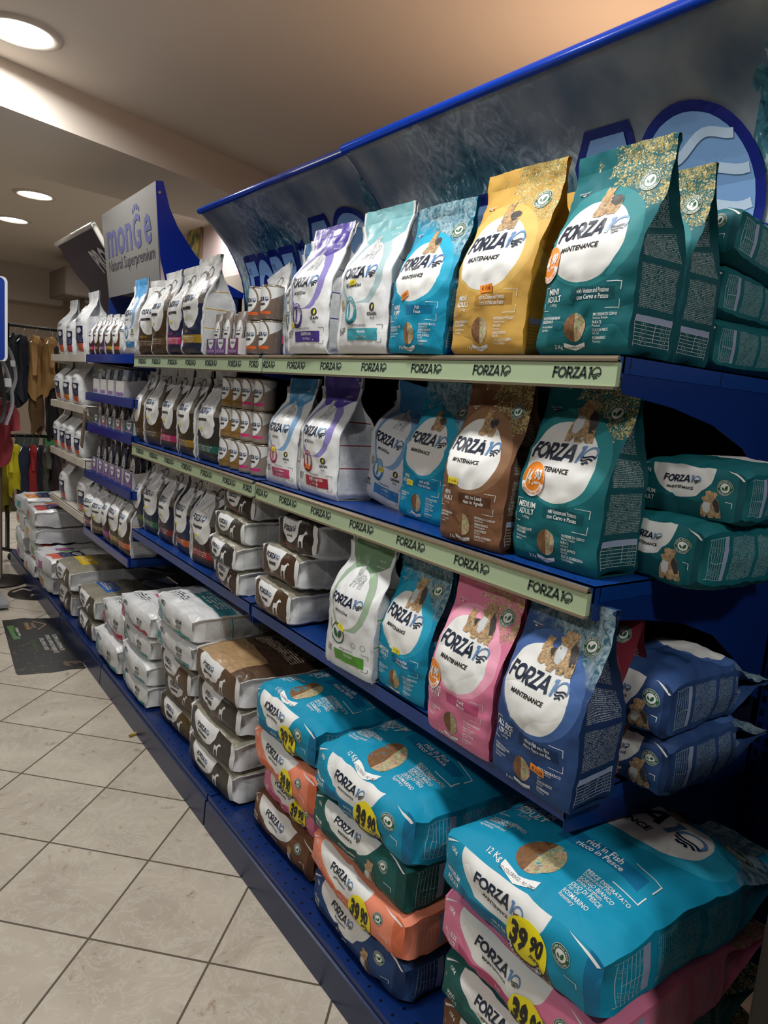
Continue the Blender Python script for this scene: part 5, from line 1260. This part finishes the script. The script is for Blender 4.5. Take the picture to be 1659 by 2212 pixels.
o = MB().box(-.004, .004, -.02, .02, 0, .22).build('shelf_divider', flat('#7c6c60', .5)); o.location = (.985, 4.16, 1.03); o.rotation_euler = (.35, 0, 0); tag(o, 'slanting brownish strip at the join of the cream and blue shelves', 'strip')
pile = [(5.45, .101, 0), (5.05, .101, 1), (4.62, .101, 2), (5.40, .215, 3), (4.98, .215, 4), (4.60, .215, 0), (5.50, .330, 1), (5.02, .330, 2), (5.42, .445, 3), (5.02, .445, 1)]
for k, (y_, z_, c_) in enumerate(pile):
    zn = ('floor layer', 'second layer', 'third layer', 'top layer')[int(round((z_ - .1) / .115))]; sidew = 'far' if y_ > 5.3 else ('middle' if y_ > 4.8 else 'near')
    mk_lying('b', .37, .50, .108, 'white sack with coloured blocks lying in the %s, %s column, farthest bay' % (zn, sidew), .90 - .02 * (k % 2), y_, z_, BC[c_], yaw=.06 * ((k % 3) - 1), bulge=.10 if k > 6 else .04, amp=.008, lvl=0)

# ================================================================== FLOOR STICKERS
n = NT('black_floor_sticker', .35, coord='Object'); t_ = n.noise(n.tc.outputs['Object'], 9, 5, .6, 2)
stm = n.out(n.mix(n.mul(n.gt(t_, .60), n.lt(n.v, .12)), '#15171a', '#5d4c38'))
t = thing('floor_sticker', 'black rectangular advertising sticker on the tiled floor', 'sticker', (.745, 3.96, .0))
outl = [(-.115, .455), (-.06, .45), (.0, .46), (.04, .43), (.17, .39), (.125, -.44), (.06, -.425), (-.02, -.43), (-.17, -.40), (-.175, -.37)]
MB().prism(outl, .0004, .0016, 0, 'z').build('sheet', stm, t)
P = Print(.05); R_ = -PI / 2 - .03
P.rect(-.11, .10, -.075, .34, 1, 1); P.text('STERILISED', -.086, .22, .022, 0, rot=R_, bold=.02)
P.text('SCOPRI LA GAMMA DI', .075, -.02, .021, 0, rot=R_, sx=.9); P.text("UMIDO APPOSITAMENTE", .040, -.03, .021, 0, rot=R_, sx=.9); P.text('SVILUPPATA PER', .005, -.02, .021, 0, rot=R_, sx=.9)
P.text('GATTI STERILIZZATI', -.040, -.03, .018, 1, rot=R_, sx=.85); P.text('monGe', -.02, .30, .030, 2, rot=R_, bold=.04); P.line([(.03, .38), (.085, .30), (.03, .22)], .008, 2)
P.rect(.012, .25, .03, .35, 3)
vs, fs, mi = P.emit(lambda a, b, o: (a, b, .0018 + o * .4)); mesh_obj('print', vs, fs, [flat('#c9c9c4'), flat('#3f6a35'), flat('#8f6a3f'), flat('#5a4a48')], mi, None, False, t)
t = thing('floor_sticker', 'dark oval advertising sticker on the floor beyond the rectangular one', 'sticker', (.99, 4.92, 0))
MB().prism(arc(-.02, .0, .235, .19, 0, 359, 40), .0004, .0016, 0, 'z').build('sheet', stm, t)
P = Print(.05); P.line([(-.22, .05), (-.15, .12), (-.08, .0), (-.13, -.06)], .018, 3); P.text('monGe', .04, .0, .04, 1, rot=-PI/2); vs, fs, mi = P.emit(lambda a, b, o: (a, b, .0018 + o * .4)); mesh_obj('print', vs, fs, [flat('#c9c9c4'), flat('#8f6a3f'), flat('#6a5a50'), flat('#a89a94')], mi, None, False, t)
# ================================================================== GARMENT RACK AND DOG CLOTHES
t = thing('garment_rack', 'black wheeled garment rack at the back with two rails', 'rack', (.88, 5.9, 0))
MB().tube([(.0, 0, .06), (0, 0, 1.74)], .015).build('post', flat('#141414', .4), t, True)
MB().tube([(.75, .1, .06), (.75, .1, 1.74)], .015).build('post', flat('#141414', .4), t, True)
MB().tube([(-.02, 0, 1.73), (.80, .11, 1.73)], .013).build('rail', flat('#0d0d0d', .4), t, True)
MB().tube([(-.02, 0, .93), (.80, .11, .93)], .013).build('rail', flat('#0d0d0d', .4), t, True)
MB().tube([(-.30, .30, .10), (.12, -.18, .07)], .014).tube([(.6, .35, .08), (.9, -.18, .07)], .014).build('foot', flat('#0d0d0d', .4), t, True)
for (x, y) in ((.02, -.08), (.88, -.15)):
    w_ = MB().lathe([(0, -.012), (.02, -.012), (.03, -.014), (.034, 0), (.03, .014), (.02, .012), (0, .012)], seg=18).build('wheel', flat('#1b1b1b', .5), t, True)
    w_.location = (x, y, .036); w_.rotation_euler = (PI / 2, 0, .4)
CL = {}
def cloth(h):
    if h not in CL:
        n = NT('garment_cloth', .85, coord='Object'); o = n.tc.outputs['Object']
        CL[h] = n.out(n.mix(n.m('MULTIPLY_ADD', n.noise(o, 9, 3), 2, -.5, clamp=True), srgb(h, .75), srgb(h)), n.noise(o, 45, 3), .5, .006)
    return CL[h]
def garment(x, y, z, W, H, col, lbl, yaw=0, slv=.3, seed=0, cat='dog coat', grp=None, cut=.0):
    """a dog coat hanging from the rail: shoulders, body with folds, sleeve stubs"""
    t = thing('dog_coat', lbl, cat, (x, y, z - H), yaw, grp); rnd = random.Random(seed + 5)
    hk = [(0, 0, H + .075)] + [(.018 * math.cos(a), 0, H + .055 + .018 * math.sin(a)) for a in (1.2, .4, -.4, -1.2)] + [(0, 0, H + .02), (0, 0, H - .01)]
    MB().tube(hk, .002, 6).tube([(-W * .42, 0, H - .05), (0, 0, H), (W * .42, 0, H - .05)], .005, 6).build('hanger', flat('#8f9494', .35, .6), t, True)
    N_, M_ = 26, 20; vs = []; fs = []
    for j in range(M_ + 1):
        v = j / M_; hw = W / 2 * (1 - .55 * sstep(.86, 1.0, v)) * (.82 + .18 * math.cos(v * 3 + seed)) * (1 - cut * sstep(.25, 0, v)); th = .032 * (1 - .5 * v) + .010
        for i in range(N_):
            a = 2 * PI * i / N_
            f = 1 + .22 * math.sin(a * 5 + seed + v * 2) * (1 - v * .6)
            px = hw * math.cos(a); py = th * math.sin(a) * f + .014 * math.sin(px * 40 + seed)
            q = noise.noise_vector(Vector((px * 8 + seed, v * 4, a))) * .016
            vs.append((px + q.x, py + q.y, v * H + q.z + .04 * math.cos(a * 2 + seed) * (1 - v) ** 2))
    for j in range(M_):
        for i in range(N_): fs.append((j*N_ + i, j*N_ + (i+1) % N_, (j+1)*N_ + (i+1) % N_, (j+1)*N_ + i))
    fs.append(tuple(M_ * N_ + i for i in range(N_)))
    mesh_obj('cloth_body', vs, fs, cloth(col), None, None, True, t)
    if slv:
        for s_ in (-1, 1):
            L_ = slv * H; p = [(s_ * W * .36, -.02, H * .86), (s_ * W * .50, -.035, H * .86 - L_ * .4), (s_ * W * .54, -.04, H * .86 - L_)]
            MB().tube(p, [W * .14, W * .12, W * .10], 12).build('sleeve', cloth(col), t, True)
    return t
RZ = 1.665
for k, (dx, W_, H_, col, lb, sl) in enumerate(((.05, .18, .50, '#30343c', 'slate grey dog coat next to the rack post', .3), (.11, .15, .46, '#2c3240', 'dark blue quilted dog coat on the upper rail', 0),
        (.19, .17, .44, '#b08a55', 'tan dog coat hanging in front on the upper rail', .5), (.285, .17, .40, '#a8834f', 'second tan dog coat with white tag on the upper rail', .4),
        (.20, .14, .70, '#6b5236', 'long brown dog coat hanging below the tan ones', 0), (.315, .14, .74, '#1d1e22', 'long black dog coat on the upper rail', 0),
        (.38, .13, .55, '#5c5346', 'drab olive dog coat at the right end of the upper rail', .3))):
    garment(.88 + dx, 5.9 + .13 * dx - (.03 if k in (2, 3) else -.02), RZ, W_, H_, col, lb, .5 + .2 * k, sl, k, cut=.5 if k == 4 else 0)
for k, (dx, W_, H_, col, lb, sl) in enumerate(((-.035, .14, .48, '#8f8420', 'mustard dog raincoat behind the rack post', .3), (.045, .15, .36, '#d3c81e', 'bright yellow dog raincoat on the lower rail', .4), (.11, .12, .48, '#232b45', 'navy dog coat on the lower rail', 0),
        (.165, .10, .42, '#a02a2c', 'red dog coat on the lower rail', .3), (.215, .10, .40, '#22263a', 'dark indigo dog coat on the lower rail', 0), (.27, .15, .38, '#56554a', 'grey green dog coat on the lower rail', .3), (.35, .12, .42, '#3a2f30', 'dark maroon dog coat on the lower rail', .2))):
    garment(.88 + dx, 5.9 + .13 * dx - .02, .865, W_, H_, col, lb, .6 + .1 * k, sl, k + 9)
garment(.66, 5.2, 1.26, .30, .44, '#8e2f3a', 'red dog coat hanging at the left edge of the photo', .3, .4, 31)
# harnesses at the left edge
def harness(x, y, z, s, lbl, seed):
    t = thing('dog_harness', lbl, 'harness', (x, y, z), .5); q = s
    MB().add(*band3([(0, 0, .02), (-.06*q, .01, -.10*q), (-.11*q, 0, -.30*q), (-.06*q, -.02, -.46*q), (.02*q, -.02, -.48*q), (.07*q, 0, -.36*q), (.05*q, .01, -.16*q), (.0, 0, .02)], .035)).build('strap', flat('#24262b', .6), t, True)
    MB().add(*band3([(.0, .02, .0), (.10*q, .02, -.12*q), (.14*q, .01, -.34*q), (.08*q, 0, -.50*q)], .03)).build('strap', flat('#85878c', .6), t, True)
    MB().box(.07*q, .12*q, -.005, .01, -.24*q, -.18*q, bev=.002).build('tag_card', flat('#c9cbd0', .5), t)
    MB().tube([(0, 0, .0), (0, 0, .05), (.012, 0, .065), (.02, 0, .05)], .003, 6).build('hook', CHROME, t, True)
def band3(path, wd):
    path = [Vector(p) for p in path]; P_ = []
    for i in range(len(path) - 1):
        a, b, c, d = path[max(i-1, 0)], path[i], path[i+1], path[min(i+2, len(path)-1)]
        for k in range(5):
            t_ = k / 5; P_.append(.5 * ((2*b) + (c - a)*t_ + (2*a - 5*b + 4*c - d)*t_*t_ + (3*b - a - 3*c + d)*t_**3))
    P_.append(path[-1]); vs = []; fs = []
    for p in P_:
        for dy, dx in ((-wd/2, -.003), (wd/2, -.003), (wd/2, .003), (-wd/2, .003)): vs.append((p.x + dx, p.y + dy, p.z))
    for i in range(len(P_) - 1):
        for k in range(4): fs.append((i*4 + k, i*4 + (k+1) % 4, (i+1)*4 + (k+1) % 4, (i+1)*4 + k))
    return vs, fs
harness(.68, 5.0, 1.52, .9, 'black and grey padded dog harness hanging at the left edge', 1)
harness(.80, 5.5, 1.60, .7, 'dark dog harness hanging beside the tan coats', 2)
# accessory rack the red coat and harness hang from
t = thing('hanging_rail', 'brown post and rail at left edge holding harness and red coat', 'rail', (.74, 5.25, 0))
MB().tube([(0, 0, 0), (0, 0, 1.62)], .013).build('post', flat('#4a3a30', .5), t, True); MB().tube([(.0, 0, 1.60), (-.06, -.3, 1.60)], .008).tube([(.0, 0, 1.34), (-.12, -.06, 1.34)], .008).build('arm', flat('#3a3028', .5), t, True)
MB().lathe([(0, 0), (.16, 0), (.16, .015), (.02, .03)], seg=24).build('foot', flat('#2a2420', .5), t, True)
# low gondola of boxed goods behind the garments
t = thing('wall_shelf', 'low dark shelf against the back wall behind the garments', 'shelf', (1.1, 8.1, 0))
MB().box(-1.2, .9, -.2, .2, .0, .08).box(-1.2, .9, -.2, .2, .45, .47).box(-1.2, -1.17, -.2, .2, 0, .9).box(.87, .9, -.2, .2, 0, .9).build('frame', flat('#3a322c', .6), t)
for k, (x, z_, w_, h_, c, lb) in enumerate(((.75, .47, .22, .26, '#2c4c9a', 'blue box on the low shelf behind the garments'), (1.05, .47, .20, .20, '#c9b84a', 'yellow box on the low shelf behind the garments'), (1.38, .47, .20, .30, '#2b3430', 'black box on the low shelf behind the garments'), (1.62, .47, .16, .30, '#1f6a3c', 'green box on the low shelf behind the garments'), (.9, .08, .3, .25, '#b9b2a4', 'pale carton on the bottom of the low shelf'), (1.4, .08, .3, .22, '#8c7458', 'brown carton on the bottom of the low shelf'))):
    t = thing('product_box', lb, 'box', (x, 8.05, z_ + .001)); MB().box(-w_/2, w_/2, -.07, .07, 0, h_, bev=.004).build('carton_body', flat(c, .6), t); MB().box(-w_*.35, w_*.35, -.072, -.070, h_*.3, h_*.6).build('label_panel', flat('#cfcabf', .6), t)
# small yellow tube lying on the floor tiles
o = MB().tube([(0, 0, 0), (.05, .02, 0)], .006, 8).build('plastic_cap', flat('#b49a4a', .4), None, True); o.location = (.845, 2.73, .0065); tag(o, 'tiny yellowish scrap lying on the tiles by the kick plate', 'litter')
